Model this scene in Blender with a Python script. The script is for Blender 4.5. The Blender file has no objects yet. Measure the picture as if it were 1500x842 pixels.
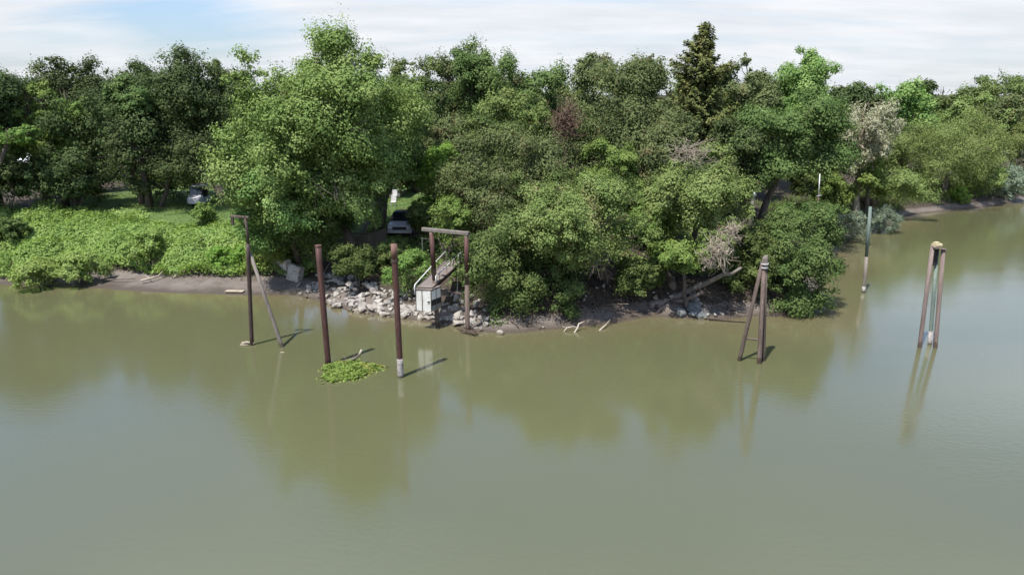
import bpy, math, random
import numpy as np
from mathutils import Vector, Matrix

RNG = np.random.default_rng(7)
random.seed(7)
SC = bpy.context.scene
COL = SC.collection
R = math.radians

# ------------------------------------------------------------------ camera
CAMH, PITCH, FPX = 14.0, R(15.6), 1014.0
cp, sp = math.cos(PITCH), math.sin(PITCH)

def ray(px, py):
    u, v = (px - 750) / FPX, (421 - py) / FPX
    return u, cp + v * sp, -sp + v * cp

def G(px, py, z=0.0):
    """world point at height z seen at that spot of the photograph"""
    d = ray(px, py); t = (z - CAMH) / d[2]
    return Vector((d[0] * t, d[1] * t, z))

def A(px, py, Y):
    """world point at distance Y"""
    d = ray(px, py); t = Y / d[1]
    return Vector((d[0] * t, Y, CAMH + d[2] * t))

def mpp(py, Y):
    return Y / ray(750, py)[1] / FPX           # metres per photo pixel there

cam_d = bpy.data.cameras.new('camera'); cam = bpy.data.objects.new('camera', cam_d)
COL.objects.link(cam); SC.camera = cam
cam.location = (0, 0, CAMH); cam.rotation_euler = (R(90) - PITCH, 0, 0)
cam_d.sensor_width = 36; cam_d.lens = 36 * FPX / 1500
cam_d.clip_start = 0.5; cam_d.clip_end = 8000

# ------------------------------------------------------------------ materials
def new_mat(name):
    m = bpy.data.materials.new(name); m.use_nodes = True
    nt = m.node_tree; nt.nodes.clear()
    return m, nt, nt.nodes.new('ShaderNodeOutputMaterial')

def N(nt, kind, **kw):
    n = nt.nodes.new(kind)
    for k, v in kw.items():
        if k in n.inputs: n.inputs[k].default_value = v
        else: setattr(n, k, v)
    return n

def L(nt, a, b): nt.links.new(a, b)

def mixc(nt, fac, a, b, mode='MIX'):
    n = nt.nodes.new('ShaderNodeMix'); n.data_type = 'RGBA'; n.blend_type = mode
    for sock, v in ((n.inputs[0], fac), (n.inputs[6], a), (n.inputs[7], b)):
        if isinstance(v, (int, float)): sock.default_value = v
        elif isinstance(v, tuple): sock.default_value = (*v, 1)
        else: L(nt, v, sock)
    return n.outputs[2]

def ramp(nt, fac, stops):
    n = nt.nodes.new('ShaderNodeValToRGB'); e = n.color_ramp.elements
    while len(e) < len(stops): e.new(0.5)
    for i, (p, c) in enumerate(stops):
        e[i].position = p; e[i].color = (*c, 1) if isinstance(c, tuple) else (c, c, c, 1)
    L(nt, fac, n.inputs[0]); return n.outputs[0]

def math_n(nt, op, a, b=0.0, clamp=False):
    n = nt.nodes.new('ShaderNodeMath'); n.operation = op; n.use_clamp = clamp
    for i, v in enumerate((a, b)):
        if isinstance(v, (int, float)): n.inputs[i].default_value = v
        else: L(nt, v, n.inputs[i])
    return n.outputs[0]

def surf(name, c1, c2, scale=3.0, rough=0.85, bump=0.3, stretch=(1, 1, 1), metallic=0.0, c3=None, spec=0.3, bdist=0.03, wet=None):
    """two or three tone weathered surface"""
    m, nt, out = new_mat(name)
    tc = N(nt, 'ShaderNodeTexCoord'); mp = N(nt, 'ShaderNodeMapping')
    L(nt, tc.outputs['Object'], mp.inputs[0]); mp.inputs['Scale'].default_value = stretch
    n1 = N(nt, 'ShaderNodeTexNoise', Scale=scale, Detail=8.0, Roughness=0.65); L(nt, mp.outputs[0], n1.inputs[0])
    n2 = N(nt, 'ShaderNodeTexNoise', Scale=scale * 5.3, Detail=5.0); L(nt, mp.outputs[0], n2.inputs[0])
    f = ramp(nt, n1.outputs[0], [(0.36, 0.0), (0.64, 1.0)])
    c = mixc(nt, f, c1, c2)
    if c3:
        c = mixc(nt, ramp(nt, n2.outputs[0], [(0.56, 0.0), (0.68, 1.0)]), c, c3)
    if wet:
        ge = N(nt, 'ShaderNodeNewGeometry'); sz = N(nt, 'ShaderNodeSeparateXYZ'); L(nt, ge.outputs['Position'], sz.inputs[0])
        wn = N(nt, 'ShaderNodeTexNoise', Scale=4.0, Detail=4.0); L(nt, ge.outputs['Position'], wn.inputs[0])
        hz = math_n(nt, 'SUBTRACT', sz.outputs[2], math_n(nt, 'MULTIPLY', wn.outputs[0], wet * 1.6))
        c = mixc(nt, ramp(nt, hz, [(0.0, 1.0), (wet * .3, 0.0)]), c, mixc(nt, 1.0, c, (.50, .47, .40), 'MULTIPLY'))
    info = N(nt, 'ShaderNodeObjectInfo')
    v = math_n(nt, 'MULTIPLY_ADD', info.outputs['Random'], 0.35); v.node.inputs[2].default_value = 0.82
    hsv = N(nt, 'ShaderNodeHueSaturation'); L(nt, v, hsv.inputs['Value']); L(nt, c, hsv.inputs['Color'])
    b = N(nt, 'ShaderNodeBsdfPrincipled', Roughness=rough, Metallic=metallic)
    b.inputs['Specular IOR Level'].default_value = spec
    L(nt, hsv.outputs[0], b.inputs['Base Color'])
    bp = N(nt, 'ShaderNodeBump', Strength=bump, Distance=bdist); L(nt, n2.outputs[0], bp.inputs['Height']); L(nt, bp.outputs[0], b.inputs['Normal'])
    L(nt, b.outputs[0], out.inputs[0])
    return m

def leafmat(name, dark, mid, light, trans=0.24, rough=0.8, spec=0.08, patch=None):
    m, nt, out = new_mat(name)
    geo = N(nt, 'ShaderNodeNewGeometry')
    at = N(nt, 'ShaderNodeAttribute'); at.attribute_name = 'tone'
    tc = N(nt, 'ShaderNodeTexCoord')
    no = N(nt, 'ShaderNodeTexNoise', Scale=0.45, Detail=3.0); L(nt, tc.outputs['Object'], no.inputs[0])
    a = math_n(nt, 'MULTIPLY', geo.outputs['Random Per Island'], 0.15)
    b = math_n(nt, 'MULTIPLY', at.outputs['Fac'], 0.50)
    c = math_n(nt, 'MULTIPLY', no.outputs[0], 0.42)
    s = math_n(nt, 'ADD', math_n(nt, 'ADD', a, b), c)
    col = ramp(nt, s, [(0.12, dark), (0.52, mid), (0.95, light)])
    if patch:
        n3 = N(nt, 'ShaderNodeTexNoise', Scale=0.6, Detail=2.0); n3.inputs['W'].default_value if 'W' in n3.inputs else None
        mp = N(nt, 'ShaderNodeMapping'); mp.inputs['Location'].default_value = (31, 17, 5)
        L(nt, tc.outputs['Object'], mp.inputs[0]); L(nt, mp.outputs[0], n3.inputs[0])
        col = mixc(nt, ramp(nt, n3.outputs[0], [(0.58, 0.0), (0.70, 1.0)]), col, patch)
    info = N(nt, 'ShaderNodeObjectInfo')
    h = N(nt, 'ShaderNodeHueSaturation', Saturation=.89)
    hv = math_n(nt, 'MULTIPLY_ADD', info.outputs['Random'], 0.03); hv.node.inputs[2].default_value = 0.485
    vv = math_n(nt, 'MULTIPLY_ADD', info.outputs['Random'], 0.25); vv.node.inputs[2].default_value = 0.85
    L(nt, hv, h.inputs['Hue']); L(nt, vv, h.inputs['Value']); L(nt, col, h.inputs['Color'])
    p = N(nt, 'ShaderNodeBsdfPrincipled', Roughness=rough); p.inputs['Specular IOR Level'].default_value = spec
    L(nt, h.outputs[0], p.inputs['Base Color'])
    t = N(nt, 'ShaderNodeBsdfTranslucent')
    tcx = mixc(nt, 1.0, h.outputs[0], (1.25, 1.3, 0.7), 'MULTIPLY'); L(nt, tcx, t.inputs[0])
    ms = N(nt, 'ShaderNodeMixShader', Fac=trans); L(nt, p.outputs[0], ms.inputs[1]); L(nt, t.outputs[0], ms.inputs[2])
    L(nt, ms.outputs[0], out.inputs[0])
    return m

LEAF = {
    'cottonwood': leafmat('cottonwood_leaf', (0.091, 0.163, 0.031), (0.165, 0.258, 0.054), (0.270, 0.351, 0.096)),
    'ash':        leafmat('ash_leaf', (0.084, 0.153, 0.023), (0.144, 0.230, 0.038), (0.219, 0.307, 0.063)),
    'pale_ash':   leafmat('light_ash_leaf', (0.106, 0.168, 0.037), (0.163, 0.236, 0.054), (0.244, 0.316, 0.091), patch=(0.243, 0.216, 0.089)),
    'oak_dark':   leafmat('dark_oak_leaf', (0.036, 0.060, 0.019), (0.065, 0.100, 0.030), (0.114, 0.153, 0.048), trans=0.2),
    'oak':        leafmat('oak_leaf', (0.056, 0.096, 0.022), (0.097, 0.147, 0.034), (0.162, 0.209, 0.057), trans=0.25),
    'oak_gray':   leafmat('grey_oak_leaf', (0.072, 0.103, 0.033), (0.119, 0.153, 0.050), (0.189, 0.221, 0.081), trans=0.25, patch=(0.163, 0.142, 0.057)),
    'bright':     leafmat('bright_leaf', (0.109, 0.209, 0.019), (0.167, 0.293, 0.030), (0.248, 0.376, 0.054), trans=0.35),
    'vine':       leafmat('vine_leaf', (0.157, 0.235, 0.039), (0.224, 0.315, 0.062), (0.323, 0.404, 0.110), trans=0.32, patch=(0.192, 0.284, 0.059)),
    'willow':     leafmat('willow_leaf', (0.113, 0.155, 0.038), (0.178, 0.231, 0.058), (0.253, 0.307, 0.096), trans=0.3),
    'cream':      leafmat('dry_cream_leaf', (0.247, 0.249, 0.150), (0.360, 0.357, 0.225), (0.473, 0.458, 0.315), trans=0.25),
    'silver':     leafmat('silver_leaf', (0.115, 0.161, 0.104), (0.184, 0.241, 0.159), (0.276, 0.333, 0.229), trans=0.25),
    'redwood':    leafmat('conifer_needle', (0.064, 0.080, 0.019), (0.119, 0.133, 0.033), (0.226, 0.211, 0.068), trans=0.15),
    'litter':     leafmat('leaf_litter', (.030, .024, .017), (.055, .043, .031), (.095, .077, .058), trans=0.1),
    'brown':      leafmat('dead_leaf', (0.080, 0.050, 0.030), (0.128, 0.086, 0.057), (0.176, 0.126, 0.085), trans=0.15),
    'grass':      leafmat('grass_blade', (0.104, 0.173, 0.029), (0.168, 0.247, 0.048), (0.259, 0.321, 0.086), trans=0.3, patch=(0.272, 0.222, 0.096)),
    'straw':      leafmat('straw_blade', (0.170, 0.140, 0.090), (0.240, 0.200, 0.130), (0.320, 0.280, 0.190), trans=0.2),
    'mat':        leafmat('water_weed_leaf', (0.136, 0.226, 0.033), (0.210, 0.322, 0.050), (0.295, 0.405, 0.083), trans=0.3, patch=(0.321, 0.299, 0.061)),
}
M = {
    'bark':   surf('grey_bark', (.065, .052, .042), (.13, .11, .09), 2.0, stretch=(2, 2, .5), bump=.6),
    'palebark': surf('pale_bark', (.11, .095, .08), (.19, .165, .145), 2.0, stretch=(2, 2, .6), bump=.5),
    'deadwood': surf('dead_wood', (.26, .215, .16), (.38, .325, .255), 3.0, stretch=(1, 1, 1), bump=.5),
    'root':   surf('root_wood', (.10, .073, .058), (.20, .158, .132), 2.0, bump=.7, wet=.2),
    'bleached': surf('bleached_wood', (.36, .31, .24), (.50, .45, .37), 3.0, bump=.4),
    'redbark': surf('reddish_bark', (.10, .06, .04), (.17, .11, .08), 2.0, stretch=(3, 3, .4), bump=.6),
    'rust':   surf('rusted_steel', (.044, .019, .016), (.074, .035, .028), 1.4, rough=.62, stretch=(3, 3, .35), bump=.3, c3=(.095, .058, .056), spec=.3, wet=.35),
    'rustdark': surf('dark_rusted_steel', (.035, .022, .019), (.065, .043, .036), 1.6, rough=.7, stretch=(3, 3, .4), bump=.3, c3=(.09, .072, .06), wet=.35),
    'rustlight': surf('weathered_orange_steel', (.10, .05, .038), (.15, .085, .065), 2.0, rough=.75, stretch=(3, 3, .4)),
    'timber': surf('weathered_timber', (.075, .053, .042), (.15, .115, .095), 1.6, stretch=(4, 4, .35), bump=.6, c3=(.055, .04, .032), wet=.35),
    'greytimber': surf('grey_timber', (.13, .11, .093), (.21, .185, .16), 1.6, stretch=(4, 4, .35), bump=.6, wet=.35),
    'pinktimber': surf('pinkish_timber', (.145, .105, .092), (.23, .18, .16), 1.4, stretch=(4, 4, .3), bump=.5, c3=(.10, .072, .062), wet=.35),
    'deck':   surf('deck_boards', (.17, .138, .12), (.25, .21, .185), 1.2, stretch=(1, 6, 1), bump=.4),
    'white':  surf('weathered_white_paint', (.60, .59, .55), (.72, .71, .67), 1.6, rough=.6, bump=.15, c3=(.45, .41, .35)),
    'whitemetal': surf('white_metal', (.50, .49, .47), (.66, .65, .63), 3.0, rough=.5, bump=.1),
    'guano':  surf('white_crust', (.17, .14, .13), (.42, .395, .37), 4.0, rough=.9, bump=.7, c3=(.10, .065, .058), wet=.1),
    'dark':   surf('dark_opening', (.015, .015, .016), (.03, .03, .03), 2.0, rough=.5, bump=.05),
    'glass':  surf('dark_glass', (.012, .015, .018), (.02, .024, .028), 1.0, rough=.08, bump=0.0, spec=.6),
    'green':  surf('green_paint', (.105, .145, .125), (.155, .195, .17), 2.0, rough=.7, stretch=(3, 3, .5), bump=.2, c3=(.26, .27, .23)),
    'galv':   surf('galvanised_metal', (.36, .35, .34), (.52, .51, .50), 4.0, rough=.55, bump=.15),
    'cream':  surf('cream_cap', (.44, .36, .20), (.58, .50, .32), 4.0, rough=.8),
    'rock':   surf('riprap_stone', (.225, .205, .18), (.385, .355, .315), 1.1, rough=.95, bump=.8, c3=(.17, .145, .12), bdist=.06, wet=.2),
    'bluerock': surf('blue_grey_stone', (.105, .11, .108), (.165, .172, .168), 1.4, rough=.95, bump=.7, wet=.2),
    'concrete': surf('weathered_concrete', (.33, .29, .25), (.50, .46, .41), 1.0, rough=.95, bump=.5, c3=(.2, .17, .14)),
    'roof':   surf('pale_roof_metal', (.60, .60, .63), (.72, .72, .74), 0.6, rough=.6, bump=.05),
    'shingle': surf('grey_shingles', (.20, .18, .165), (.34, .31, .285), 2.0, rough=.9, bump=.6, stretch=(1, 1, 4)),
    'siding': surf('grey_siding', (.16, .15, .135), (.22, .21, .19), 1.0, rough=.85, stretch=(.3, .3, 6)),
    'carpaint': surf('silver_car_paint', (.34, .35, .38), (.42, .43, .46), 2.0, rough=.3, bump=.02, spec=.5),
    'plastic': surf('white_plastic', (.36, .36, .39), (.44, .44, .47), 2.0, rough=.45, bump=.03),
    'rubber': surf('black_rubber', (.02, .02, .02), (.035, .035, .035), 3.0, rough=.8),
    'canvas': surf('grey_green_canvas', (.13, .16, .15), (.19, .22, .21), 2.0, rough=.8),
    'fence':  surf('dark_fence_board', (.07, .058, .046), (.12, .10, .085), 1.5, stretch=(4, 4, .3), bump=.4),
    'lamp':   surf('headlight_lens', (.6, .6, .6), (.7, .7, .7), 2.0, rough=.15, bump=.0, spec=.6),
}

# ------------------------------------------------------------------ mesh helpers
class MB:
    def __init__(s): s.v, s.f = [], []
    def add(s, v, f):
        o = len(s.v); s.v += [tuple(p) for p in v]; s.f += [tuple(i + o for i in q) for q in f]; return s
    def tube(s, pts, rad, n=8, caps=True, wob=0.0):
        pts = [Vector(p) for p in pts]
        if not hasattr(rad, '__len__'): rad = [rad] * len(pts)
        up = None; v = []; f = []
        for i, p in enumerate(pts):
            t = (pts[min(i + 1, len(pts) - 1)] - pts[max(i - 1, 0)]).normalized()
            if up is None:
                up = Vector((0, 0, 1)) if abs(t.z) < .9 else Vector((1, 0, 0))
            a = t.cross(up).normalized(); b = a.cross(t).normalized(); up = b
            for k in range(n):
                w = 2 * math.pi * k / n; r = rad[i] * (1 + wob * random.uniform(-1, 1))
                v.append(p + a * (math.cos(w) * r) + b * (math.sin(w) * r))
        for i in range(len(pts) - 1):
            for k in range(n):
                k2 = (k + 1) % n
                f.append((i * n + k, i * n + k2, (i + 1) * n + k2, (i + 1) * n + k))
        if caps:
            f.append(tuple(reversed(range(n)))); e = (len(pts) - 1) * n; f.append(tuple(range(e, e + n)))
        return s.add(v, f)
    def bar(s, p, q, w, h, up=(0, 0, 1), bev=0.0):
        """a squared bar from p to q, w across, h along up"""
        p, q = Vector(p), Vector(q); t = (q - p).normalized(); u = Vector(up)
        a = t.cross(u)
        if a.length < 1e-4: a = t.cross(Vector((1, 0, 0)))
        a.normalize(); b = a.cross(t).normalized()
        c = min(w, h) * .18 if bev == 0 else bev
        prof = [(-w/2 + c, -h/2), (w/2 - c, -h/2), (w/2, -h/2 + c), (w/2, h/2 - c), (w/2 - c, h/2), (-w/2 + c, h/2), (-w/2, h/2 - c), (-w/2, -h/2 + c)]
        v = [e + a * x + b * y for e in (p, q) for x, y in prof]
        f = [(k, (k + 1) % 8, 8 + (k + 1) % 8, 8 + k) for k in range(8)] + [tuple(reversed(range(8))), tuple(range(8, 16))]
        return s.add(v, f)
    def box(s, c, size, rz=0.0, bev=0.02):
        c = Vector(c); d = Vector((math.cos(rz), math.sin(rz), 0)) * (size[0] / 2)
        return s.bar(c - d, c + d, size[1], size[2], (0, 0, 1), bev)
    def quad(s, a, b, c, d): return s.add([a, b, c, d], [(0, 1, 2, 3)])
    def build(s, name, mat, parent=None, smooth=False):
        me = bpy.data.meshes.new(name); me.from_pydata(s.v, [], s.f); me.validate()
        me.materials.append(mat)
        if smooth: me.polygons.foreach_set('use_smooth', [True] * len(me.polygons))
        o = bpy.data.objects.new(name, me); COL.objects.link(o)
        if parent: o.parent = parent; o.location = -Vector(parent.location)
        return o

def tag(o, label=None, cat=None, group=None, kind=None):
    if label: o['label'] = label
    if cat: o['category'] = cat
    if group: o['group'] = group
    if kind: o['kind'] = kind
    return o

def thing(name, loc, label, cat, group=None):
    o = bpy.data.objects.new(name, None); COL.objects.link(o); o.location = loc
    o.empty_display_size = .3
    return tag(o, label, cat, group)

def nrm(a): return a / np.maximum(np.linalg.norm(a, axis=1, keepdims=True), 1e-9)

def leaves_obj(name, P, Nn, ln, wd, mat, tone=None, parent=None, axis=None, fold=.18):
    """P centres, Nn normals: one kite shaped leaf each, as one mesh"""
    n = len(P)
    if axis is None: axis = RNG.normal(size=(n, 3))
    ax = nrm(axis - Nn * np.sum(axis * Nn, axis=1, keepdims=True)); bx = np.cross(Nn, ax)
    s = RNG.uniform(.7, 1.35, (n, 1)); l = ln * s; w = wd * s
    V = np.empty((n, 4, 3), np.float32)
    V[:, 0] = P - ax * l * .5
    V[:, 1] = P + bx * w * .5 - Nn * w * fold + ax * l * .05
    V[:, 2] = P + ax * l * .5 - Nn * l * .10
    V[:, 3] = P - bx * w * .5 - Nn * w * fold + ax * l * .05
    if parent is not None: V -= np.array(parent.location, np.float32)
    me = bpy.data.meshes.new(name)
    me.vertices.add(n * 4); me.vertices.foreach_set('co', V.ravel())
    me.loops.add(n * 4); me.loops.foreach_set('vertex_index', np.arange(n * 4, dtype=np.int32))
    me.polygons.add(n); me.polygons.foreach_set('loop_start', np.arange(0, n * 4, 4, dtype=np.int32))
    at = me.attributes.new('tone', 'FLOAT', 'FACE')
    at.data.foreach_set('value', (RNG.uniform(0, 1, n) if tone is None else tone).astype(np.float32))
    me.update(calc_edges=True); me.materials.append(mat)
    o = bpy.data.objects.new(name, me); COL.objects.link(o)
    if parent is not None: o.parent = parent
    return o

# ------------------------------------------------------------------ terrain
SHORE_PX = [(-60, 414), (0, 417), (60, 420), (100, 421), (160, 424), (220, 428), (300, 431), (380, 433), (432, 433), (470, 441),
            (505, 454), (550, 461), (600, 468), (650, 474), (695, 486), (745, 489), (800, 484), (840, 480), (900, 474), (950, 464),
            (1000, 466), (1050, 470), (1100, 464), (1150, 464), (1190, 462), (1214, 452)]
SHORE = [G(*p).xy for p in SHORE_PX]
SHORE += [Vector((22.8, 48.5)), Vector((25.0, 54)), Vector((28.0, 59.0)), Vector((31.0, 64.0))]
SHORE += [G(*p).xy for p in [(1232, 352), (1262, 341), (1300, 331), (1312, 321), (1345, 314), (1400, 308), (1450, 303), (1500, 295), (1560, 287)]]
SHORE = [Vector((-600, 62)), Vector((-160, 54))] + SHORE + [Vector((130, 112)), Vector((240, 150)), Vector((900, 260))]
SH = np.array([tuple(p) for p in SHORE])
POLY = np.array([tuple(p) for p in SHORE] + [(9000, 500), (9000, 9000), (-9000, 9000), (-9000, 62)])

def shore_dist(x, y):
    x = np.atleast_1d(np.asarray(x, float)); y = np.atleast_1d(np.asarray(y, float))
    best = np.full(x.shape, 1e9)
    for (ax, ay), (bx, by) in zip(SH[:-1], SH[1:]):
        dx, dy = bx - ax, by - ay
        t = np.clip(((x - ax) * dx + (y - ay) * dy) / (dx * dx + dy * dy), 0, 1)
        best = np.minimum(best, np.hypot(x - ax - t * dx, y - ay - t * dy))
    ins = np.zeros(x.shape, bool)
    for (ax, ay), (bx, by) in zip(POLY, np.roll(POLY, -1, 0)):
        c = ((ay > y) != (by > y)) & (x < (bx - ax) * (y - ay) / ((by - ay) if abs(by - ay) > 1e-9 else 1e-9) + ax)
        ins ^= c
    return np.where(ins, best, -best)

def wave_noise(x, y, s, seed):
    r = np.random.default_rng(seed); z = 0
    for i in range(7):
        a = r.uniform(0, 2 * math.pi); k = s * r.uniform(.6, 1.9)
        z = z + np.sin((x * math.cos(a) + y * math.sin(a)) * k + r.uniform(0, 6.3))
    return z / 7 ** .5

def smooth(a, b, x):
    t = np.clip((x - a) / (b - a), 0, 1); return t * t * (3 - 2 * t)

def gz(x, y, d=None):
    x = np.atleast_1d(np.asarray(x, float)); y = np.atleast_1d(np.asarray(y, float))
    d = shore_dist(x, y) if d is None else d
    d = d + .35 * wave_noise(x, y, .9, 3) * np.clip(np.abs(d) / 2, 0, 1)
    left = np.interp(d, [-30, -6, 0, 3.2, 4.0, 12.5, 20, 60, 4000], [-4, -1.5, 0, .42, .85, 3.5, 3.6, 3.8, 3.8])
    mid = np.interp(d, [-30, -6, 0, 3.6, 5.0, 12.0, 20, 60, 4000], [-4, -1.5, 0, 1.15, 1.7, 3.5, 3.6, 3.8, 3.8])
    rt = np.interp(d, [-30, -6, 0, .9, 1.6, 7, 14, 60, 4000], [-4, -1.5, 0, .35, .95, 2.0, 3.0, 3.6, 3.8])
    cutb = np.interp(d, [-30, -6, 0, 1.1, 1.5, 2.6, 5.0, 10.0, 20, 60, 4000], [-4, -1.5, 0, .22, .5, 1.55, 2.3, 3.4, 3.6, 3.8, 3.8])
    wc = smooth(-3.5, -.5, x); mid = mid * (1 - wc) + cutb * wc
    wl = 1 - smooth(-16.5, -13, x); wr = smooth(22, 28, x)
    z = left * wl + rt * wr + mid * (1 - wl - wr)
    z = z + np.where(d > 0, (.06 * wave_noise(x, y, 1.7, 5) + .05 * wave_noise(x, y, 4.1, 6)) * np.clip(d / 3, .05, 1), 0)
    return z

def gz1(x, y): return float(gz(x, y)[0])

xs = np.concatenate([[-6000, -2500, -1000, -500, -260, -170, -130, -105], np.arange(-90, 110.1, .55), [120, 135, 160, 220, 320, 600, 1200, 2500, 6000]])
ys = np.concatenate([[-3000, -500, -100, 0, 20, 30], np.arange(36, 100, .45), np.arange(100, 140, 2), [145, 155, 175, 210, 300, 500, 1000, 2500, 6500]])
GX, GY = np.meshgrid(xs, ys); gx, gy = GX.ravel(), GY.ravel()
gd = shore_dist(gx, gy); gzv = gz(gx, gy, gd)
nx, ny = len(xs), len(ys)

def grid_mesh(name, x, y, z, nx, ny, mat, attrs):
    me = bpy.data.meshes.new(name)
    V = np.stack([x, y, z], 1).astype(np.float32)
    I = np.arange(nx * ny).reshape(ny, nx)
    F = np.stack([I[:-1, :-1], I[:-1, 1:], I[1:, 1:], I[1:, :-1]], -1).reshape(-1, 4).astype(np.int32)
    me.vertices.add(len(V)); me.vertices.foreach_set('co', V.ravel())
    me.loops.add(F.size); me.loops.foreach_set('vertex_index', F.ravel())
    me.polygons.add(len(F)); me.polygons.foreach_set('loop_start', np.arange(0, F.size, 4, dtype=np.int32))
    me.polygons.foreach_set('use_smooth', np.ones(len(F), bool))
    for k, v in attrs.items():
        a = me.attributes.new(k, 'FLOAT', 'POINT'); a.data.foreach_set('value', v.astype(np.float32))
    me.update(calc_edges=True); me.materials.append(mat)
    o = bpy.data.objects.new(name, me); COL.objects.link(o); tag(o, kind='structure')
    return o

# ground material: wet mud, dry mud, bare dirt with litter, lawn
def ground_material():
    m, nt, out = new_mat('ground_soil')
    geo = N(nt, 'ShaderNodeNewGeometry'); sx = N(nt, 'ShaderNodeSeparateXYZ'); L(nt, geo.outputs['Position'], sx.inputs[0])
    n1 = N(nt, 'ShaderNodeTexNoise', Scale=.7, Detail=9.0, Roughness=.65); L(nt, geo.outputs['Position'], n1.inputs[0])
    n2 = N(nt, 'ShaderNodeTexNoise', Scale=6.0, Detail=7.0, Roughness=.7); L(nt, geo.outputs['Position'], n2.inputs[0])
    n3 = N(nt, 'ShaderNodeTexNoise', Scale=28.0, Detail=4.0); L(nt, geo.outputs['Position'], n3.inputs[0])
    mud = mixc(nt, ramp(nt, n1.outputs[0], [(.35, 0.0), (.65, 1.0)]), (.115, .096, .082), (.165, .142, .122))
    mud = mixc(nt, ramp(nt, n3.outputs[0], [(.5, 0.0), (.75, 1.0)]), mud, (.08, .065, .053))
    h = math_n(nt, 'ADD', sx.outputs[2], math_n(nt, 'MULTIPLY', n1.outputs[0], .22))
    wet = ramp(nt, h, [(.16, 1.0), (.34, 0.0)])
    c = mixc(nt, wet, mud, (.075, .060, .047))
    dirt = mixc(nt, ramp(nt, n2.outputs[0], [(.38, 0.0), (.62, 1.0)]), (.030, .024, .018), (.072, .057, .042))
    h2 = math_n(nt, 'ADD', sx.outputs[2], math_n(nt, 'MULTIPLY', n2.outputs[0], .9))
    c = mixc(nt, ramp(nt, h2, [(.95, 0.0), (1.0, 1.0)]), c, dirt)
    al = N(nt, 'ShaderNodeAttribute'); al.attribute_name = 'lawn'
    lawn = mixc(nt, n2.outputs[0], (.06, .10, .026), (.10, .15, .045))
    lawn = mixc(nt, ramp(nt, n3.outputs[0], [(.4, 0.0), (.7, 1.0)]), lawn, (.075, .115, .03))
    c = mixc(nt, al.outputs['Fac'], c, lawn)
    b = N(nt, 'ShaderNodeBsdfPrincipled'); L(nt, c, b.inputs['Base Color'])
    rr = mixc(nt, wet, (.95, .95, .95), (.45, .45, .45)); L(nt, rr, b.inputs['Roughness'])
    b.inputs['Specular IOR Level'].default_value = .3
    bp = N(nt, 'ShaderNodeBump', Strength=.6, Distance=.08); L(nt, n2.outputs[0], bp.inputs['Height']); L(nt, bp.outputs[0], b.inputs['Normal'])
    L(nt, b.outputs[0], out.inputs[0]); return m

lawn_mask = smooth(11.8, 12.6, gd + 3.2 * smooth(-38, -34, gx) * (gx < -13)) * (1 - smooth(26, 32, gd)) * (smooth(-48, -40, gx) * (1 - smooth(-14, -11, gx)) + smooth(-13, -12, gx) * (1 - smooth(-5, -3, gx)))
grid_mesh('ground', gx, gy, gzv, nx, ny, ground_material(), {'lawn': lawn_mask})

# water
def water_material():
    m, nt, out = new_mat('river_water')
    geo = N(nt, 'ShaderNodeNewGeometry')
    at = N(nt, 'ShaderNodeAttribute'); at.attribute_name = 'silt'
    n1 = N(nt, 'ShaderNodeTexNoise', Scale=.05, Detail=4.0); L(nt, geo.outputs['Position'], n1.inputs[0])
    c = mixc(nt, ramp(nt, n1.outputs[0], [(.3, 0.0), (.7, 1.0)]), (.084, .089, .041), (.096, .099, .047))
    c = mixc(nt, at.outputs['Fac'], c, (.135, .110, .062))
    mp = N(nt, 'ShaderNodeMapping'); mp.inputs['Scale'].default_value = (.8, 1.3, 1); mp.inputs['Rotation'].default_value = (0, 0, .3)
    L(nt, geo.outputs['Position'], mp.inputs[0])
    a = N(nt, 'ShaderNodeTexNoise', Scale=3.6, Detail=4.0, Roughness=.6); L(nt, mp.outputs[0], a.inputs[0])
    mp2 = N(nt, 'ShaderNodeMapping'); mp2.inputs['Scale'].default_value = (.35, 1.4, 1); mp2.inputs['Rotation'].default_value = (0, 0, -.25); L(nt, geo.outputs['Position'], mp2.inputs[0])
    d = N(nt, 'ShaderNodeTexNoise', Scale=.16, Detail=5.0, Roughness=.6, Distortion=.6); L(nt, mp2.outputs[0], d.inputs[0])
    calm = ramp(nt, d.outputs[0], [(.38, .25), (.62, 1.0)])
    c = mixc(nt, math_n(nt, 'MULTIPLY', d.outputs[0], .35), c, (.105, .098, .058))
    b = N(nt, 'ShaderNodeBsdfPrincipled', Roughness=.10, IOR=1.85); b.inputs['Specular IOR Level'].default_value = .5
    L(nt, c, b.inputs['Base Color'])
    bp = N(nt, 'ShaderNodeBump', Distance=.025); L(nt, math_n(nt, 'MULTIPLY', calm, .33), bp.inputs['Strength'])
    L(nt, a.outputs[0], bp.inputs['Height']); L(nt, bp.outputs[0], b.inputs['Normal'])
    L(nt, b.outputs[0], out.inputs[0]); return m
wxs = np.concatenate([[-6000, -1500, -400, -160, -110], np.arange(-80, 100, 1.2), [120, 160, 300, 900, 2500, 6000]])
wys = np.concatenate([[-2500, -400, -60, 0, 12, 20], np.arange(26, 104, .8), [115, 140, 200, 320, 600]])
WX, WY = np.meshgrid(wxs, wys); wx, wy = WX.ravel(), WY.ravel(); wd = shore_dist(wx, wy)
silt = np.clip(1 - (-wd + .9 * wave_noise(wx, wy, .25, 11)) / (3.5 + 1.5 * smooth(-5, 10, wx)), 0, 1) ** 1.4 * .8
grid_mesh('river_water', wx, wy, np.zeros_like(wx), len(wxs), len(wys), water_material(), {'silt': silt})

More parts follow.
